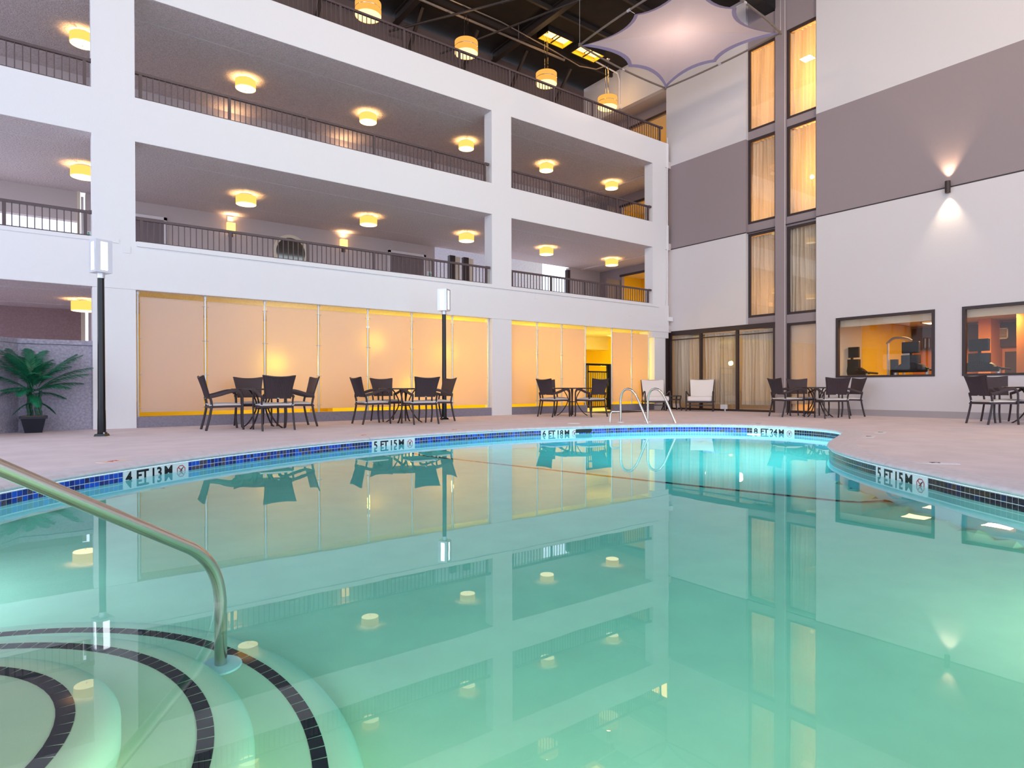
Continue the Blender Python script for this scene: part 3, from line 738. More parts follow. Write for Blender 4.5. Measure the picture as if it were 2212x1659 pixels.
# ------------------------------------------------------------------ drum lights
def drum(loc, label):
    t = thing('ceiling_light', label, 'light', loc, 0, 'drum ceiling lights under the balconies')
    MB().cyl((0, 0), .12, -.03, 0).build('canopy', M_CHROME, t, True)
    MB().lathe((0, 0), [(.225, -.05), (.225, -.235)], 32, cap=False).build('shade', M_SHADE, t, True)
    MB().lathe((0, 0), [(.22, -.225), (.215, -.238), (.12, -.25), (.005, -.252)], 32, cap=False).build('diffuser', M_DIFF, t, True)
    MB().lathe((0, 0), [(.015, -.25), (.015, -.27), (.003, -.275)], 10).build('finial', M_CHROME, t, True)
    for k in range(3): MB().cyl((.15*cos(k*2.1), .15*sin(k*2.1)), .012, -.06, -.03, 8).build('screw', M_CHROME, t)
    return t
proto = None
LX = [(-2.5, None), (.55, 'behind the first column'), (3.70, 'at the left of the wide bay'), (6.77, 'in the middle of the wide bay'), (9.85, 'at the right of the wide bay'), (12.93, 'at the left of the right bay'), (15.95, 'at the right of the right bay')]
for z, fl in ((8.02, 'third'), (5.30, 'second'), (2.56, 'ground')):
    for x, w_ in LX:
        if w_ is None: continue
        lb = 'glowing drum light on the %s-floor soffit %s' % (fl, w_)
        if fl == 'ground' and x > 1: lb = 'drum light behind the frosted screens, %s' % w_
        yy = 15.4
        if fl == 'ground' and x > 1: yy = 15.1
        if proto is None: proto = drum((x, yy, z), lb); index_kids()
        else: dup(proto, (x, yy, z), 0, lb)
        point('drum_bulb', (x, yy, z-.11), 25 if z > 3 or x < 1 else {3.70: 5, 6.77: 11, 9.85: 24, 12.93: 28}.get(x, 28), (1, .56, .2) if z > 3 or x < 1 else (1, .88, .30), .03)
# underwater lamps: the marker one is seen, the others added to brighten the water
WM, CL = (1, .96, .66), (.66, .90, 1)
for x, y, z, tx, ty, pw_, lc, lb in ((10.98, 6.75, -.62, 6, 5.5, 150, CL, 'round underwater lamp below the 8 FT marker'), (2.0, -.85, -.8, 4, 5, 54, WM, 'added unseen underwater lamp on the near pool wall'), (4.1, -.2, -1.0, 6, 4.5, 48, WM, 'added unseen underwater lamp on the near right pool wall'),
      (9.4, 4.45, -.9, 8.5, 8, 150, CL, 'added unseen underwater lamp in the deep end behind the coping bend'), (-1.12, 4.3, -.55, 4, 5, 22, CL, 'added unseen underwater lamp on the left pool wall'), (.45, .45, -.5, 3, 5, 26, WM, 'added unseen underwater lamp on the pool wall by the steps')):
    p, nn = at(nearest(x, y), -.03)
    t = thing('pool_light', lb, 'light', (p.x, p.y, z), math.atan2(nn.y, nn.x)-pi/2, 'underwater pool lamps')
    MB().add([(.12*cos(2*pi*q/24), 0, .12*sin(2*pi*q/24)) for q in range(24)], [tuple(range(24))]).build('lens', M_LED, t)
    vring_ = MB(); n_ = 24
    vring_.tube([(.13*cos(2*pi*q/n_), 0, .13*sin(2*pi*q/n_)) for q in range(n_)], .015, 6, closed=True); vring_.build('rim', M_STEEL, t, True)
    area('pool_lamp', (p.x-nn.x*.06, p.y-nn.y*.06, z), (tx, ty, z-.25), .24, .24, pw_, lc)
# pendants on the top floor
def pendant(loc, label):
    t = thing('pendant_light', label, 'light', loc, 0, 'drum pendants above the top gallery')
    MB().lathe((0, 0), [(.34, .17), (.34, -.17)], 40, cap=False).build('shade', M_PSHADE, t, True)
    MB().lathe((0, 0), [(.335, -.155), (.33, -.165), (.005, -.17)], 40, cap=False).build('diffuser', M_PDIFF, t, True)
    MB().lathe((0, 0), [(.342, .015), (.346, .008), (.342, .0)], 40, cap=False).build('shade_band', M_CHROME, t, True)
    for k in range(3): MB().cyl((.06*cos(k*2.1), .06*sin(k*2.1)), .008, .1, 1.50, 8).build('suspension_rod', M_CHROME, t)
    MB().lathe((0, 0), [(.09, 1.58), (.09, 1.52), (.03, 1.48)], 16).build('ceiling_cup', M_CHROME, t, True)
    return t
pr = None
for x, lb in ((3.68, 'outside the frame left'), (6.76, 'leftmost, cut by the top edge of the picture'), (9.83, 'second from the left, below the thick pipe'), (12.9, 'third from the left, below the amber light boxes'), (15.7, 'rightmost, in front of the warm end wall')):
    if x < 4: continue
    if pr is None: pr = pendant((x, 15.35, 10.73), 'amber drum pendant, '+lb); index_kids()
    else: dup(pr, (x, 15.35, 10.73), 0, 'amber drum pendant, '+lb)
for x in (-2.5, 3.68, 6.76, 9.83, 12.9, 15.7): point('pendant_bulb', (x, 15.35, 11.0), 22, WARM, .1)

# second-floor wall fittings
def box_sconce(x, label, z=4.97):
    t = thing('wall_sconce', label, 'sconce', (x, 17.5, z), 0, 'box sconces on the gallery walls')
    B(-.1, .1, -.12, -.01, -.14, .12).build('shade', M_SCONCE, t); B(-.05, .05, -.06, 0, -.24, -.14).build('mount', M_FRAME, t)
    spot('sconce_uplight', (x, 17.40, z+.13), (x, 17.36, z+1), 22, (1, .6, .28), 150, .8, .05)
    return t
box_sconce(3.81, 'left glowing box sconce on the second-floor wall, left of the round mirror')
box_sconce(6.89, 'right glowing box sconce on the second-floor wall, right of the round mirror')
box_sconce(3.81, 'left box sconce glowing low on the third-floor gallery wall', 7.42)
box_sconce(6.89, 'right box sconce glowing low on the third-floor gallery wall', 7.42)
tag(B(3.73, 3.87, 17.47, 17.5, 5.14, 5.26).build('notice_plate', M_SCONCE if False else M_CREAM), 'small plate on the wall above the left box sconce', 'sign')
t = thing('round_mirror', 'round mirror with a wide cream ring frame on the second-floor wall', 'mirror', (5.37, 17.5, 4.52))
R = Matrix.Rotation(rad(90), 4, 'X')
def vring(mb, r0, r1, y0, y1, n=48):
    vs = []
    for r, y in ((r0, y0), (r1, y0), (r1, y1), (r0, y1)):
        vs += [(r*cos(2*pi*k/n), y, r*sin(2*pi*k/n)) for k in range(n)]
    fs = [(j*n+k, j*n+(k+1) % n, ((j+1) % 4)*n+(k+1) % n, ((j+1) % 4)*n+k) for j in range(4) for k in range(n)]
    return mb.add(vs, fs)
vring(MB(), .40, .485, -.05, 0).build('frame', M_CREAM, t, True)
MB().add([(.41*cos(2*pi*k/48), -.02, .41*sin(2*pi*k/48)) for k in range(48)], [tuple(range(48))]).build('glass', mat('smoky_mirror', (120, 118, 110), .08, metal=1), t)
def gdoor(nm, x0, x1, zt, z0, label=None):
    t = sroot(nm); w_ = .07
    MB().box(x0, x0+w_, 17.44, 17.5, z0, zt).box(x1-w_, x1, 17.44, 17.5, z0, zt).box(x0, x1, 17.44, 17.5, zt-w_, zt).build('door_frame', M_WTRIM, t)
    B(x0+w_, x1-w_, 17.465, 17.5, z0, zt-w_).build('door_leaf', M_DOORP, t)
    MB().tube([(x1-.15, 17.46, z0+1.0), (x1-.15, 17.41, z0+1.0), (x1-.27, 17.41, z0+1.0)], .012, 8).build('door_handle', M_CHROME, t, True)
gdoor('door_1', 1.35, 2.33, 4.98, 2.78); gdoor('door_2', 8.33, 9.62, 4.98, 2.78); gdoor('door_3', .05, .0, 0, 0) if False else None
gdoor('door_3', 8.3, 9.6, 7.30, 5.52); gdoor('door_4', -1.1, .3, 7.30, 5.52)
for x, z, lb in ((9.78, 4.36, 'beside the second-floor door at the right'), (.70, 4.30, 'at the left column on the second floor')):
    t = thing('exit_sign', 'small pale sign with a green running figure '+lb, 'sign', (x, 17.5, z), 0, 'green running-man signs')
    B(-.11, .11, -.02, 0, -.14, .12).build('plate', M_WPLASTIC, t)
    g = MB().cyl((0, 0), .0, 0, 0, 3) if False else MB()
    g.box(-.015, .03, -.024, -.02, -.02, .05).box(0.0, .03, -.024, -.02, .06, .09)
    g.bar((-.01, -.022, -.02), (-.05, -.022, -.08), .004, .02).bar((.02, -.022, -.02), (.05, -.022, -.08), .004, .02).bar((.02, -.022, .04), (.07, -.022, .02), .004, .015).bar((-.01, -.022, .04), (-.05, -.022, .03), .004, .015)
    g.build('running_figure', M_GREEN, t); B(-.07, .08, -.024, -.02, -.11, -.095).build('base_line', M_GREEN, t)
# posts and glazing outside the right part of the second-floor gallery
o = MB().box(10.52, 10.72, 17.45, 17.6, 2.78, 5.1).box(11.06, 11.25, 17.45, 17.6, 2.78, 5.1).box(15.70, 15.83, 17.45, 17.6, 2.78, 5.2); struct(o.build('trim_3', M_FRAME))
struct(MB().box(10.76, 10.98, 17.55, 17.6, 3.9, 5.1).box(11.3, 11.5, 17.55, 17.6, 3.9, 5.1).build('trim_4', M_CREAM))

# ------------------------------------------------------------------ frosted screens
curb = MB().box(1.262, 9.30, 13.34, 13.56, 0, .205).box(9.94, 12.78, 13.34, 13.56, 0, .205).box(13.96, 15.79, 13.34, 13.56, 0, .205).build('trim_5', mat('lavender_curb', (138, 132, 146), .8, bump=(50, .4, .01), var=(24, .12)))
struct(curb)
bays = [([1.303, 2.456, 3.592, 4.731, 5.888, 7.018, 8.165, 9.275], 'wide middle bay'), ([9.965, 10.938, 11.855, 12.80], 'between second column and black gate'), ([13.92, 14.82, 15.64], 'between gate and corner column')]
for xs, w_ in bays:
    t = thing('frosted_glass_screen', 'tall frosted amber glass panels on poles, '+w_, 'screen', (0, 13.45, 0), 0, 'frosted glass screens')
    for x in xs:
        if x == 9.965: continue
        z0 = .205
        MB().cyl((x, 0), .019, z0, 2.56, 12).build('pole', M_ALU, t, True)
        MB().cyl((x, 0), .03, 2.50, 2.56, 12).build('pole_cap', M_ALU, t, True)
    for a, b in zip(xs[:-1], xs[1:]):
        B(a+.035, b-.035, -.005, .005, .285, 2.455).build('glass_panel', M_FROST, t)
    for x in xs:
        for z in (.36, 1.0, 1.67, 2.35):
            MB().tube([(x-(.06 if x != xs[0] else 0), -.012, z), (x+(.06 if x != xs[-1] else 0), -.012, z)], .007, 6).build('clip', M_ALU, t)
# warm lamps of the lobby behind the screens
for x, z, p in ((4.15, 1.3, 52), (6.6, 1.9, 22), (8.7, 1.7, 62), (7.6, .8, 26), (11.3, 1.7, 60), (12.4, 1.0, 36), (14.8, 1.3, 62)):
    point('lobby_lamp', (x, 14.7, z), p, (1.0, .92, .50) if x < 5 else (1, .86, .10), .22 if x < 11 else .09)
ex = thing('red_exit_sign', 'red lit exit sign glowing beyond the gate under the soffit', 'sign', (14.25, 15.6, 2.36))
B(-.16, .16, -.03, .03, -.1, .1).build('housing', M_WPLASTIC, ex)
vs, fs = text_mesh('EXIT', .13, .003, .002); MB().add([(v.x-.15, -.032-v.z, v.y-.045) for v in vs], fs).build('lettering', emis('exit_red', (255, 60, 50), 3), ex)
point('exit_glow', (14.25, 15.3, 2.2), 3, (1, .15, .1), .06)
struct(MB().box(12.4, 16.6, 16.2, 16.5, 2.12, 2.56).build('trim_6', M_CREAM))
# gate
t = thing('black_gate', 'black metal pool gate with vertical bars between the frosted screens', 'gate', (13.36, 13.5, 0))
MB().box(-.54, -.48, -.03, .03, .04, 1.46).box(.44, .54, -.04, .04, .04, 1.46).build('gate_post', M_GATE, t)
MB().box(-.48, .44, -.02, .02, 1.40, 1.46).box(-.42, .42, -.015, .015, 1.19, 1.23).box(-.42, .42, -.015, .015, .12, .16).box(-.42, .42, -.015, .015, .36, .40).box(-.42, -.385, -.015, .015, .12, 1.40).box(.385, .42, -.015, .015, .12, 1.40).build('gate_frame', M_GATE, t)
for k in range(9): B(-.31+k*.077-.009, -.31+k*.077+.009, -.009, .009, .16, 1.19).build('gate_bar', M_GATE, t)
B(.40, .47, -.07, -.03, .78, .92).build('latch', M_MATBLACK, t)
tag(MB().box(12.55, 14.35, 12.35, 13.25, .002, .014).build('door_mat', M_MAT), 'black rubber mat on the deck before the gate', 'mat')

# ------------------------------------------------------------------ planter wall and palm corner (left)
pw = MB()
def poly(mb, pts, z0, z1):
    n = len(pts); return mb.add([(x, y, z) for z in (z0, z1) for x, y in pts], [tuple(range(n))[::-1], tuple(range(n, 2*n))]+[(i, (i+1) % n, n+(i+1) % n, n+i) for i in range(n)])
poly(pw, [(.595, 13.36), (-.45, 13.36), (-1.5, 11.7), (-1.65, 11.8), (-.53, 13.56), (.595, 13.56)], 0, 1.50)
lw = pw.build('wall_planter', M_LAV); struct(lw)
cp = MB(); poly(cp, [(.595, 13.335), (-.46, 13.335), (-1.52, 11.68), (-1.67, 11.8), (-.55, 13.6), (.595, 13.6)], 1.505, 1.585)
cp.build('wall_cap', M_LAV, lw)
tag(MB().box(-1.3, -.84, 17.40, 17.44, 1.35, 1.80).build('picture_frame', M_WTRIM), 'white framed notice on the brown ground-floor wall at the left edge', 'picture')

palm = thing('potted_palm', 'artificial palm with green fronds and bamboo-like stalks in a square black pot', 'plant', (-.24, 13.03, 0))
q = MB(); a_, b_ = .115, .165
q.add([(-a_, -a_, 0), (a_, -a_, 0), (a_, a_, 0), (-a_, a_, 0), (-b_, -b_, .24), (b_, -b_, .24), (b_, b_, .24), (-b_, b_, .24)], [(3, 2, 1, 0), (0, 1, 5, 4), (1, 2, 6, 5), (2, 3, 7, 6), (3, 0, 4, 7), (4, 5, 6, 7)])
q.build('pot', M_POT, palm); MB().box(-.19, .19, -.19, .19, .235, .275).build('pot_rim', M_POT, palm); B(-.15, .15, -.15, .15, .27, .282).build('wood_chips', M_SOIL, palm)
rp = random.Random(11)
for x, y, h in ((-.07, 0, .84), (-.03, .05, .80), (.04, -.01, .66), (.09, .03, .70)):
    pts = [(x+.01*sin(i*1.3), y, .27+(h-.27)*i/12) for i in range(13)]
    MB().tube(pts, [.019 if i % 2 else .0225 for i in range(13)], 8).build('stalk', M_STALK, palm, True)
def frond(base, az, L, rise, droop):
    mb = MB(); pts = []
    n = 16
    for i in range(n+1):
        t_ = i/n; r = L*t_*cos(rise*(1-t_*.4)); z = L*t_*sin(rise)-droop*t_*t_
        pts.append(Vector((base[0]+cos(az)*r, base[1]+sin(az)*r, base[2]+z)))
    mb.tube(pts, [.006*(1-.8*i/n) for i in range(n+1)], 5)
    for i in range(3, n*3+1):
        t_ = i/(n*3); k = min(n-1, int(t_*n)); p = pts[k].lerp(pts[k+1], t_*n-k); d = (pts[k+1]-pts[k]).normalized()
        sd = d.cross(Vector((0, 0, 1))).normalized(); ll = L*.30*sin(pi*min(1, .12+t_*.86))**.7
        for s_ in (-1, 1):
            dirn = (sd*s_*.72+d*.95+Vector((0, 0, -.12+rp.uniform(-.15, .1)))).normalized()
            wv_ = d.cross(dirn).cross(dirn).normalized()*.0058
            e1 = p+dirn*ll*.5; e2 = p+dirn*ll+Vector((0, 0, -ll*.25))
            mb.add([p-wv_*.5, p+wv_*.5, e1+wv_, e1-wv_, e2], [(0, 1, 2, 3), (3, 2, 4)])
    mb.build('frond', M_LEAF, palm)
for az, L, ri, dr, bz in ((190, .95, 60, .12, .80), (160, .8, 72, .1, .85), (120, .7, 70, .05, .85), (30, .75, 60, .08, .85), (5, .85, 48, .25, .80), (-20, .8, 42, .25, .78), (50, .7, 66, .1, .8), (200, .75, 38, .15, .78), (230, .7, 55, .25, .85),
                          (300, .6, 50, .3, .85), (270, .55, 58, .3, .9), (250, .5, 30, .3, .75), (330, .65, 35, .3, .75), (90, .6, 75, .05, .9), (285, .5, 20, .35, .70), (205, .8, 62, .1, .95), (150, .75, 78, .05, .95), (60, .7, 74, .06, .95), (10, .75, 55, .12, .9), (340, .6, 55, .2, .9), (240, .65, 62, .15, .95), (310, .6, 64, .2, .95), (100, .65, 82, .05, 1.0), (215, .6, 20, .2, .78), (-5, .65, 28, .2, .80), (175, .55, 20, .25, .75), (20, .5, 20, .25, .72)):
    frond((rp.uniform(-.06, .08), rp.uniform(-.03, .03), bz-.08), rad(az), L, rad(ri), dr)
for az in (190, 20): frond((0.02, 0, .5), rad(az), .3, rad(10), .25)

# ------------------------------------------------------------------ lamp posts
def lamp_post(x, y, rz, label):
    t = thing('lamp_post', label, 'lamp post', (x, y, 0), rz, 'lamp posts by the pool')
    MB().lathe((0, 0), [(.115, 0), (.10, .035), (.05, .05)], 4).build('base_plate', M_BLACK, t)
    for k in range(4): MB().cyl((.075*cos(k*pi/2), .075*sin(k*pi/2)), .012, .03, .06, 6).build('bolt', M_STEEL, t)
    MB().cyl((0, 0), .058, .03, .40, 20, .054).cyl((0, 0), .052, .40, 2.43, 20, .046).build('pole', M_BLACK, t, True)
    MB().cyl((0, 0), .055, 2.43, 2.51, 20).build('collar', M_ALU, t, True)
    h = .115
    fr = MB().box(-h, h, -h, h, 2.51, 2.545).box(-h, h, -h, h, 2.975, 3.01)
    for sx in (-1, 1):
        for sy in (-1, 1): fr.box(sx*h-(.066 if sx > 0 else 0), sx*h+(.066 if sx < 0 else 0), sy*h-(.066 if sy > 0 else 0), sy*h+(.066 if sy < 0 else 0), 2.545, 2.975)
    fr.build('head_frame', M_ALU, t)
    B(-h+.02, h-.02, -h+.02, h-.02, 2.55, 2.97).build('lens', M_LED, t)
    return t
lamp_post(.62, 11.40, rad(20), 'tall black lamp post with lit square head in front of the first white column')
lamp_post(7.29, 12.37, rad(36), 'black lamp post with lit square head beside the second table')

# ------------------------------------------------------------------ dining furniture
def superchair():
    """front is +y"""
    t = thing('dining_armchair', '', 'chair', (0, 0, 0), 0, 'woven armchairs around the round tables')
    W_ = .26
    for s_ in (-1, 1):
        # rear leg sweeping up into the back upright
        MB().tube(catmull([(s_*.27, -.33, 0), (s_*.265, -.275, .22), (s_*.26, -.24, .44), (s_*.265, -.265, .58)], 5, False), .021, 8, sq=.8).build('rear_leg', M_WFRAME, t, True)
        MB().tube(catmull([(s_*.27, .27, 0), (s_*.275, .25, .2), (s_*.275, .255, .42), (s_*.275, .25, .60), (s_*.272, .22, .665)], 5, False), .020, 8, sq=.8).build('front_leg', M_WFRAME, t, True)
        MB().tube(catmull([(s_*.272, .235, .64), (s_*.272, .18, .685), (s_*.272, .06, .675), (s_*.272, -.12, .62), (s_*.268, -.27, .585)], 5, False), [.022]*21, 8, sq=1.35).build('arm', M_WICKER, t, True)
    # seat
    rows = [[(x, y, .425+.012*cos(3*x)-.02*max(0, -y)) for x in [(-.255+.51*i/8) for i in range(9)]] for y in [(-.25+.51*j/8) for j in range(9)]]
    MB().slab(rows, (0, 0, -.04)).build('seat', M_WICKER, t, True)
    # cushion
    rows = []
    for j in range(9):
        rows.append([((-.245+.49*i/8), -.235+.47*j/8, .452+.028*(1-(abs(i-4)/4)**4)*(1-(abs(j-4)/4)**4)) for i in range(9)])
    cu_ = MB().slab(rows, (0, 0, -.03)).build('seat_cushion', M_CUSH, t, True)
    for s_ in (-1, 1): MB().tube([(s_*.2, -.22, .45), (s_*.25, -.25, .455), (s_*.285, -.245, .44), (s_*.25, -.275, .435)], .008, 6).build('cushion_tie', M_WPLASTIC, cu_, True)
    # flared woven backrest with a dipped top edge
    rows = []
    for j in range(11):
        v = j/10; hw = .215+.015*v+.042*v*v; z_ = .55+.40*v; y = -.265-.11*v
        row = []
        for i in range(13):
            u = -1+2*i/12; row.append((hw*u, y-.035*(1-u*u)*(.6+.4*v)+.0, z_-(.030*(1-u*u)*v**6)))
        rows.append(row)
    bk = MB().slab(rows, (0, .022, 0)).build('backrest', M_WICKER, t, True)
    # vertical cane ridges and framing
    cane = MB()
    for i in range(-11, 12):
        u = i/12; pts = []
        for v in (0.02, .5, .97):
            hw = .215+.015*v+.042*v*v; pts.append((hw*u, -.265-.11*v-.035*(1-u*u)*(.6+.4*v)-.001, .55+.40*v-(.030*(1-u*u)*v**6)))
        cane.tube(pts, .0055, 4)
    cane.build('cane_ridges', M_WICKER, bk)
    top = []
    for v in [k/8 for k in range(9)]: top.append((-(.215+.015*v+.042*v*v), -.262-.11*v, .55+.40*v))
    for i in range(1, 12):
        u = -1+2*i/12; top.append((.272*u, -.375-.035*(1-u*u)+.003, .95-.030*(1-u*u)))
    for v in [1-k/8 for k in range(9)]: top.append(((.215+.015*v+.042*v*v), -.262-.11*v, .55+.40*v))
    MB().tube(top, .013, 6).build('back_frame', M_WFRAME, bk, True)
    for yy in (-.262, .25): MB().tube([(-.27, yy, .40), (.27, yy, .40)], .014, 6).build('seat_rail', M_WFRAME, t, True)
    B(-.016, .016, -.306, -.296, .552, .562).build('maker_tag', M_ALU, t)
    return t
def round_table():
    t = thing('round_table', '', 'table', (0, 0, 0), 0, 'round dark metal tables')
    MB().lathe((0, 0), [(.01, .728), (.52, .728), (.53, .722), (.53, .702), (.51, .698), (.01, .698)], 48, cap=False).build('tabletop', M_TABLE, t, True)
    for k in range(4):
        a = rad(45+90*k); c_, s_ = cos(a), sin(a)
        pts = catmull([(.40*c_, .40*s_, 0), (.27*c_, .27*s_, .10), (.13*c_, .13*s_, .32), (.12*c_, .12*s_, .48), (.22*c_, .22*s_, .66), (.27*c_, .27*s_, .70)], 4, False)
        MB().tube(pts, .018, 6, sq=.7).build('leg', M_TABLE, t, True)
    vring_ = MB(); n = 24
    vring_.tube([(.125*cos(2*pi*k/n), .125*sin(2*pi*k/n), .36) for k in range(n)], .01, 6, closed=True); vring_.build('leg_ring', M_TABLE, t, True)
    return t
ch = superchair(); tb = round_table(); index_kids()
first = [True, True]
def put_chair(x, y, dx, dy, label):
    rz = math.atan2(dy, dx)-pi/2
    if first[0]:
        first[0] = False; ch.location = (x, y, 0); ch.rotation_euler = (0, 0, rz); ch['label'] = label
    else: dup(ch, (x, y, 0), rz, label)
def put_table(x, y, rz, label):
    if first[1]:
        first[1] = False; tb.location = (x, y, 0); tb.rotation_euler = (0, 0, rz); tb['label'] = label
    else: dup(tb, (x, y, 0), rz, label)
T1 = 'the table nearest the palm'; T2 = 'the table beside the far lamp post'; T3 = 'the table in front of the gate'; T4 = 'the table before the gym wall'; T5 = 'the table at the right edge'
put_table(3.12, 11.88, 0, 'round dark table nearest the palm, before the pale frosted panels')
put_table(6.02, 11.90, 0, 'round dark table beside the far lamp post')
put_table(10.88, 11.93, 0, 'round dark table in front of the black gate')
put_table(15.22, 7.70, rad(40), 'round dark table before the gym wall, left of the gym windows')
put_table(15.38, 3.50, rad(35), 'round dark table cut by the right edge under the second gym window')
put_chair(2.46, 11.86, 1, -.03, 'woven armchair on the left side of '+T1)
put_chair(3.14, 12.60, 0, -1, 'woven armchair behind '+T1+', facing the pool')
put_chair(3.14, 11.24, 0, 1, 'woven armchair with its back to the pool at '+T1)
put_chair(3.75, 11.95, -1, .02, 'woven armchair on the right side of '+T1)
put_chair(5.28, 11.84, 1, 0, 'woven armchair on the left side of '+T2)
put_chair(5.98, 12.55, .02, -1, 'woven armchair behind '+T2+', facing the pool')
put_chair(6.02, 11.21, .05, 1, 'woven armchair with its back to the pool at '+T2)
put_chair(6.78, 11.88, -1, -.02, 'woven armchair right of '+T2)
put_chair(10.16, 11.80, 1, .05, 'woven armchair on the left side of '+T3)
put_chair(10.86, 12.55, 0, -1, 'woven armchair half hidden behind '+T3)
put_chair(10.87, 11.24, .02, 1, 'woven armchair with back to the pool at '+T3)
put_chair(14.62, 8.14, .9, -.44, 'woven armchair on the left side of '+T4)
put_chair(15.62, 8.26, -.58, -.80, 'woven armchair behind '+T4)
put_chair(14.62, 7.07, .67, .74, 'woven armchair with its back to the pool at '+T4)
put_chair(15.80, 7.30, -.85, .53, 'woven armchair on the right side of '+T4)
put_chair(14.72, 4.00, .82, -.57, 'woven armchair with rumpled cushion left of '+T5)
put_chair(15.66, 4.05, -.68, -.73, 'woven armchair behind '+T5+', against the wall')

# lounge chairs, side table
def lounge():
    t = thing('lounge_chair', '', 'armchair', (0, 0, 0), 0, 'cream cushioned lounge chairs')
    for s_ in (-1, 1):
        MB().tube(catmull([(s_*.39, .33, 0), (s_*.39, .32, .3), (s_*.39, .31, .52), (s_*.39, .26, .60), (s_*.39, .12, .58), (s_*.37, -.10, .50), (s_*.355, -.25, .47)], 4, False), .022, 8).build('arm', M_WFRAME, t, True)
        MB().tube(catmull([(s_*.355, -.34, 0), (s_*.35, -.29, .25), (s_*.345, -.30, .45), (s_*.355, -.42, .97)], 4, False), .022, 8).build('rear_leg', M_WFRAME, t, True)
    MB().box(-.39, .39, -.30, .33, .26, .30).box(-.39, .39, .30, .33, .17, .20).build('seat_frame', M_WFRAME, t)
    MB().tube([(-.355, -.41, .95), (.355, -.41, .95)], .018, 6).build('back_rail', M_WFRAME, t, True)
    o = B(-.36, .36, -.26, .33, .30, .455).build('seat_cushion', M_CREAMC, t, True, bevel=.05)
    c = MB(); rows = []
    for j in range(9):
        v = j/8; hw = .32+.04*v
        rows.append([(hw*(-1+2*i/8), -.215-.17*v+.03*(1-((i-4)/4)**2)*(1-((j-4)/4)**2), .45+.52*v-.015*(1-((i-4)/4)**2)*v**4) for i in range(9)])
    c.slab(rows, (0, -.11, .02)).build('back_cushion', M_CREAMC, t, True)
    return t
lg = lounge(); index_kids()
lg.location = (15.20, 12.80, 0); lg.rotation_euler = (0, 0, math.atan2(-.80, -.60)-pi/2+rad(0)); lg['label'] = 'cream cushioned lounge chair beside the corner column, left of the side table'
dup(lg, (16.02, 11.72, 0), math.atan2(-.50, -.86)-pi/2, 'cream cushioned lounge chair before the glazed wall, right of the side table')
t = thing('side_table', 'small dark square side table between the two lounge chairs', 'side table', (15.76, 12.62, 0), rad(-35))
MB().box(-.24, .24, -.24, .24, .44, .475).build('tabletop', M_WFRAME, t)
for sx in (-1, 1):
    for sy in (-1, 1): MB().tube(catmull([(sx*.25, sy*.25, 0), (sx*.21, sy*.21, .15), (sx*.205, sy*.205, .30), (sx*.23, sy*.23, .45)], 4, False), .02, 6).build('leg', M_WFRAME, t, True)
MB().box(-.2, .2, -.215, -.19, .33, .36).box(-.2, .2, .19, .215, .33, .36).box(-.215, -.19, -.2, .2, .33, .36).box(.19, .215, -.2, .2, .33, .36).build('apron', M_WFRAME, t)

# ------------------------------------------------------------------ pool fittings
t = thing('pool_handrail', 'polished steel handrail slanting down into the pool at the entry steps', 'handrail', (0, 0, 0))
P0 = Vector((.555, 2.755, 0)); dr = Vector((-.66, -.385, 0)).normalized()
hp = [P0+Vector((0, 0, -.87)), P0+Vector((0, 0, -.5)), P0+Vector((0, 0, -.17))]
e0 = P0+Vector((0, 0, -.17)); e1 = P0+Vector((0, 0, .0)); e2 = P0+dr*.14+Vector((0, 0, .105))
hp += arc(e0, P0+Vector((0, 0, .01)), e2, 10)[1:]
sl = (.504-.105)/((Vector((-.121, 2.337, 0))-P0).dot(dr)-.14)
far = P0+dr*1.35+Vector((0, 0, .105+sl*1.21)); hp.append(P0+dr*.8+Vector((0, 0, .105+sl*.66)))
hp += arc(far, far+dr*.22+Vector((0, 0, sl*.22)), far+dr*.28+Vector((0, 0, -.2)), 8)
hp.append(Vector((far.x+dr.x*.28, far.y+dr.y*.28, .0)))
MB().tube(hp, .0242, 24).build('rail', M_STEEL, t, True)
MB().lathe((P0.x, P0.y), [(.082, -.858), (.078, -.846), (.05, -.84), (.027, -.838)], 32).build('escutcheon', M_WTRIM, t, True)
MB().lathe((far.x+dr.x*.28, far.y+dr.y*.28), [(.08, .0), (.075, .012), (.03, .02)], 24).build('escutcheon', M_STEEL, t, True)
# ladder rails on the far side
lb = thing('pool_ladder', 'pair of curved steel ladder rails on the far edge of the pool', 'ladder')
for (x, y), k in (((9.43, 8.86), 0), ((9.97, 8.60), 1)):
    dv = Vector((-.42, -.91, 0)) if False else Vector((.30, -.95, 0)).normalized()
    b0 = Vector((x, y, 0))
    pts = [b0, b0+Vector((0, 0, .45))]+arc(b0+Vector((0, 0, .48)), b0+dv*.02+Vector((0, 0, .70)), b0+dv*.17+Vector((0, 0, .70)), 8)+arc(b0+dv*.17+Vector((0, 0, .70)), b0+dv*.30+Vector((0, 0, .70)), b0+dv*.42+Vector((0, 0, .42)), 8)[1:]+[b0+dv*.60+Vector((0, 0, .0))]+[b0+dv*.63+Vector((0, 0, -.15)), b0+dv*.63+Vector((0, 0, -1.2))]
    MB().tube(pts, .024, 14).build('ladder_rail', M_STEEL, lb, True)
    MB().lathe((x, y), [(.075, .004), (.07, .018), (.03, .024)], 20).build('escutcheon', M_WPLASTIC, lb, True)
for z in (-.4, -.7, -1.0):
    a = Vector((9.43, 8.86, z))+Vector((.30, -.95, 0)).normalized()*.63; b = Vector((9.97, 8.60, z))+Vector((.30, -.95, 0)).normalized()*.63
    MB().bar(a, b, .08, .03).build('rung', M_STEEL, lb)
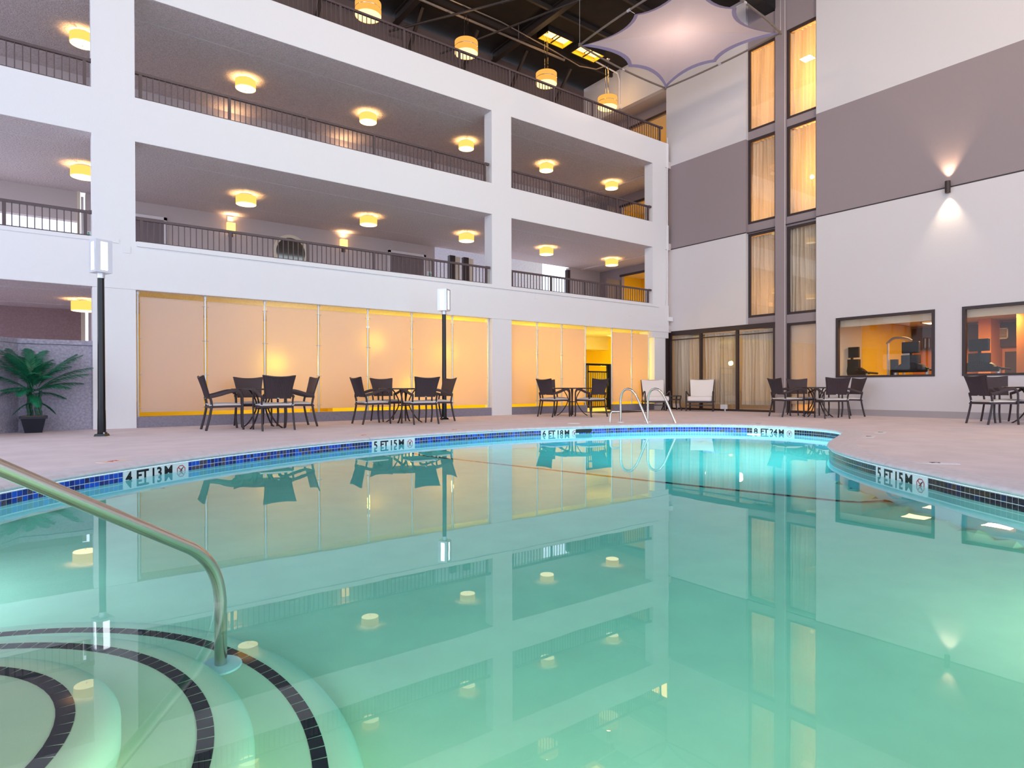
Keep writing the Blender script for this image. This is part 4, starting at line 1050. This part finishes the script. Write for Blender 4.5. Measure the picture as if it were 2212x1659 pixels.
pipe([(9.25, 8.98, 0), (9.25, 8.98, .19), (9.28, 8.965, .23), (9.43, 8.87, .23)], .02, 'anchor_pipe', 'short bent steel pipe on the deck at the left of the ladder', M_STEEL)
tag(MB().lathe((8.42, 9.18), [(.13, .003), (.13, .012), (.11, .018), (.01, .018)], 28).build('round_deck_cover', M_WPLASTIC, None, True), 'round white skimmer lid on the far deck left of the ladder', 'lid')
# skimmer mouth
p, nn = at(nearest(8.15, 8.6), -.008)
tag(MB().box(-.17, .17, -.006, .006, -.13, -.062, math.atan2(nn.y, nn.x)-pi/2, (0, 0, 0)).build('skimmer_opening', M_MATBLACK), 'dark skimmer opening in the tile band left of the ladder', 'skimmer').location = (p.x, p.y, 0)
# deck depth plates
for x, y, rz, sx, lb_ in ((.50, 7.32, .6, .2, 'small peach depth plate on the deck by the 4 FT marker'), (3.85, 8.95, .2, .22, 'pale worn depth plate on the deck by the left 5 FT marker'), (5.6, 9.15, .0, .2, 'faint peach plate on the deck between the 5 FT and 6 FT markers'),
                         (11.3, 6.9, -1.3, .2, 'pale depth plate on the deck behind the 8 FT marker'), (9.6, 4.1, .3, .25, 'white depth plate on the deck by the inward bend of the coping'), (6.75, 2.28, -.9, .25, 'white worn depth plate on the deck by the right 5 FT marker'), (10.6, 4.35, .3, .25, 'white plate on the deck behind the inward bend')):
    o = B(-sx/1.4, sx/1.4, -.07, .07, .001, .006).build('depth_plate', M_PEACH if x < 9 and y > 7 else M_WTRIM); o.location = (x, y, 0); o.rotation_euler = (0, 0, rz); tag(o, lb_, 'deck marker', 'depth plates set in the deck')
    vs, fs = text_mesh('FT', .09, .002, .001); MB().add([(v.x-.05, v.y-.03, .007+v.z) for v in vs], fs).build('lettering', M_INK if x > 9 or y < 7 else M_RED, o)

# ------------------------------------------------------------------ small wall fittings
t = thing('wall_cylinder_light', 'dark metal up-and-down cylinder light on the right wall', 'sconce', (X0-.09, 5.35, 5.32))
MB().lathe((0, 0), [(.05, -.135), (.055, -.135), (.055, .135), (.05, .135)], 24, cap=False).build('cylinder', M_FRAME, t, True)
MB().cyl((0, 0), .049, -.10, .10, 20).build('lamp_lens', M_DIFF, t); B(.03, .09, -.03, .03, -.05, .05).build('mount', M_FRAME, t)
spot('cylinder_light_up', (X0-.10, 5.35, 5.47), (X0-.03, 5.35, 6.4), 95, (1, .70, .42), 70, .9, .03)
spot('cylinder_light_down', (X0-.10, 5.35, 5.17), (X0-.03, 5.35, 4.2), 80, (1, .78, .52), 74, .9, .03)
for x, z, lb_ in ((1.12, 3.29, 'square white cover plate on the ground beam above the first column'), (10.8, 3.27, 'square white cover plate on the ground beam above the right screens'), (14.6, 3.05, 'faint square cover plate on the ground beam near the corner')):
    tag(B(x-.06, x+.06, YF-.012, YF-.002, z-.07, z+.05).build('cover_plate', M_WHITE), lb_, 'cover plate')
tag(MB().box(16.40, 16.56, YF-.1, YF-.01, 2.93, 3.06).build('wall_box', M_WPLASTIC), 'small white box at the corner end of the ground beam', 'electrical box')
pipe([(16.40, YF-.005, 9.0), (16.40, YF-.005, 3.9), (16.36, YF-.005, 3.6), (16.34, YF-.005, 3.45)], .012, 'corner_cable', 'thin white cable running down the facade corner', M_WPLASTIC)
for y, lb_ in ((13.05, 'white plug box on the deck by the side table'), (11.25, 'white plug box on the deck right of the lounge chair')):
    t = thing('plug_box', lb_, 'electrical box', (X0-.06, y, 0), 0, 'white plug boxes')
    B(-.04, .04, -.10, .10, .06, .2).build('box', M_WPLASTIC, t); MB().cyl((-.01, -.04), .015, 0, .07, 8).build('conduit', M_WPLASTIC, t); MB().tube([(-.05, -.08, .15), (-.08, -.10, .12), (-.08, -.10, .0)], .01, 6).build('plug_lead', M_WPLASTIC, t)

# ------------------------------------------------------------------ gym machines
def treadmill():
    t = thing('treadmill', '', 'treadmill', (0, 0, 0), 0, 'treadmills behind the gym windows')
    B(-.05, .02, -.21, .21, 1.53, 1.82).build('screen', M_MACH, t, bevel=.015)
    MB().bar((-.0, 0, 1.30), (-.0, 0, 1.56), .05, .05).build('screen_stem', M_MACH, t)
    MB().slab([[(-.06-.05*(1-abs(y)/.25), y, z+(.0)) for y in [-.21+.42*i/6 for i in range(7)]] for z in (1.26, 1.34, 1.48)], (.12, 0, 0)).build('console', M_MACH, t, True)
    rows = []
    for k in range(13):
        y = -.42+.84*k/12; top = 1.29-.20*abs(y/.42)**2.5
        rows.append([(-.10, y, 1.06), (-.14, y, 1.16), (-.10, y, top), (.10, y, top)])
    MB().slab(rows, (.05, 0, -.02)).build('shroud', M_MACH, t, True)
    for s_ in (-1, 1):
        MB().tube([(.0, s_*.40, .18), (.0, s_*.38, 1.10)], .045, 10).build('upright', M_SILVER, t, True)
        MB().tube([(.0, s_*.40, 1.12), (.5, s_*.40, 1.10)], .028, 8).build('handrail', M_MACH, t, True)
    B(-.25, 1.5, -.38, .38, .02, .20).build('running_deck', M_MACH, t)
    return t
tm = treadmill(); index_kids()
tm.location = (17.6, 7.95-.0, 0); tm.rotation_euler = (0, 0, rad(-8)); tm['label'] = 'treadmill seen at the left end of the first gym window'
dup(tm, (17.6, 6.50, .06), rad(-8), 'treadmill seen right of centre in the first gym window')
dup(tm, (17.6, 5.05, .04), rad(-8), 'treadmill seen in the second gym window')
t = thing('cable_machine', 'pale steel cable exercise machine in the gym between two treadmills', 'gym machine', (19.0, 7.35, 0))
MB().tube([(0, -.15, .02), (0, -.15, 2.0)], .03, 8).tube([(0, .25, .02), (0, .25, 2.0)], .03, 8).build('upright', M_SILVER, t, True)
MB().tube(catmull([(0, .28, 1.95), (0, .1, 2.1), (0, -.2, 2.08), (0, -.35, 2.0)], 5, False), .035, 8).build('top_arm', M_SILVER, t, True)
MB().box(-.05, .05, .0, .18, .3, 1.5).build('weight_stack', M_MACH, t)
vs = MB(); vring(vs, .02, .11, -.02, .02, 20); ob = vs.build('pulley_wheel', M_SILVER, t, True); ob.location = (0, -.25, 1.6); ob.rotation_euler = (0, 0, rad(90))
MB().box(-.15, .15, -.6, .4, .02, .08).build('base', M_MACH, t)
t = thing('air_vent', 'white-framed air grille on the far gym wall', 'vent', (22.28, 6.0, 2.28))
MB().box(-.03, 0, -.3, .3, -.16, -.13).box(-.03, 0, -.3, .3, .13, .16).box(-.03, 0, -.3, -.27, -.16, .16).box(-.03, 0, .27, .3, -.16, .16).box(-.03, 0, -.012, .012, -.13, .13).build('frame', M_WTRIM, t)
for k in range(8): B(-.015, 0, -.27, .27, -.12+k*.032, -.105+k*.032).build('louver', M_CREAM, t)

# ------------------------------------------------------------------ shade sail
C4 = [Vector((11.50, 12.28, 10.0)), Vector((15.28, 12.46, 10.0)), Vector((15.32, 8.72, 10.0)), Vector((11.52, 8.58, 10.0))]
t = thing('shade_sail', 'pale eight-pointed fabric sail stretched in a square pipe frame under the roof', 'sail', (0, 0, 0))
for i in range(4):
    a, b = C4[i], C4[(i+1) % 4]; mid = (a+b)/2; cc = Vector((13.4, 10.5, 10)); ov = (mid-cc).normalized()*.10
    MB().tube(arc(a, mid+ov*2, b, 12), .026, 8).build('frame_pipe', M_PIPE, t, True)
    MB().tube([mid+ov-(b-a).normalized()*.05, mid+ov+(b-a).normalized()*.05], .035, 8).build('pipe_coupling', M_ALU, t, True)
cc = sum(C4, Vector())/4
pts8 = []
for i in range(4):
    a, b = C4[i], C4[(i+1) % 4]; mid = (a+b)/2
    pts8 += [a+(cc-a).normalized()*.04, mid+(cc-mid).normalized()*.12]
edge = []
for i in range(8):
    a, b = pts8[i], pts8[(i+1) % 8]; mid = (a+b)/2; pull = (cc-mid).normalized()*(a-b).length*.17
    edge += [(a*(1-s_)**2+(mid+pull*2)*2*s_*(1-s_)+b*s_*s_) for s_ in [k/10 for k in range(10)]]
NE = len(edge)
def sp(k, f_):
    p_ = cc.lerp(edge[k % NE], f_); p_ = p_.copy(); p_.z += .22*(1-f_)**1.2; return p_
rows = [[sp(k, f_) for k in range(NE+1)] for f_ in (0.001, .2, .4, .6, .8, .93)]
MB().grid(rows).build('fabric', M_SAIL, t, True)
MB().grid([[sp(k, f_)-Vector((0, 0, .0 if f_ < 1 else .02)) for k in range(NE+1)] for f_ in (.93, 1.0)]).build('edge_band', M_SAILB, t, True)
for i in range(4):
    a, b = C4[i], C4[(i+1) % 4]; mid = (a+b)/2
    MB().tube([pts8[2*i+1], mid+(mid-cc).normalized()*.1], .006, 6).build('tie_cord', M_WTRIM, t)
    MB().tube([a, a+Vector((0, 0, 2.3))], .005, 6).build('hanging_wire', M_ALU, t)
    MB().lathe((a.x, a.y), [(.04, 9.96), (.04, 10.04)], 10).build('corner_fitting', M_PIPE, t)
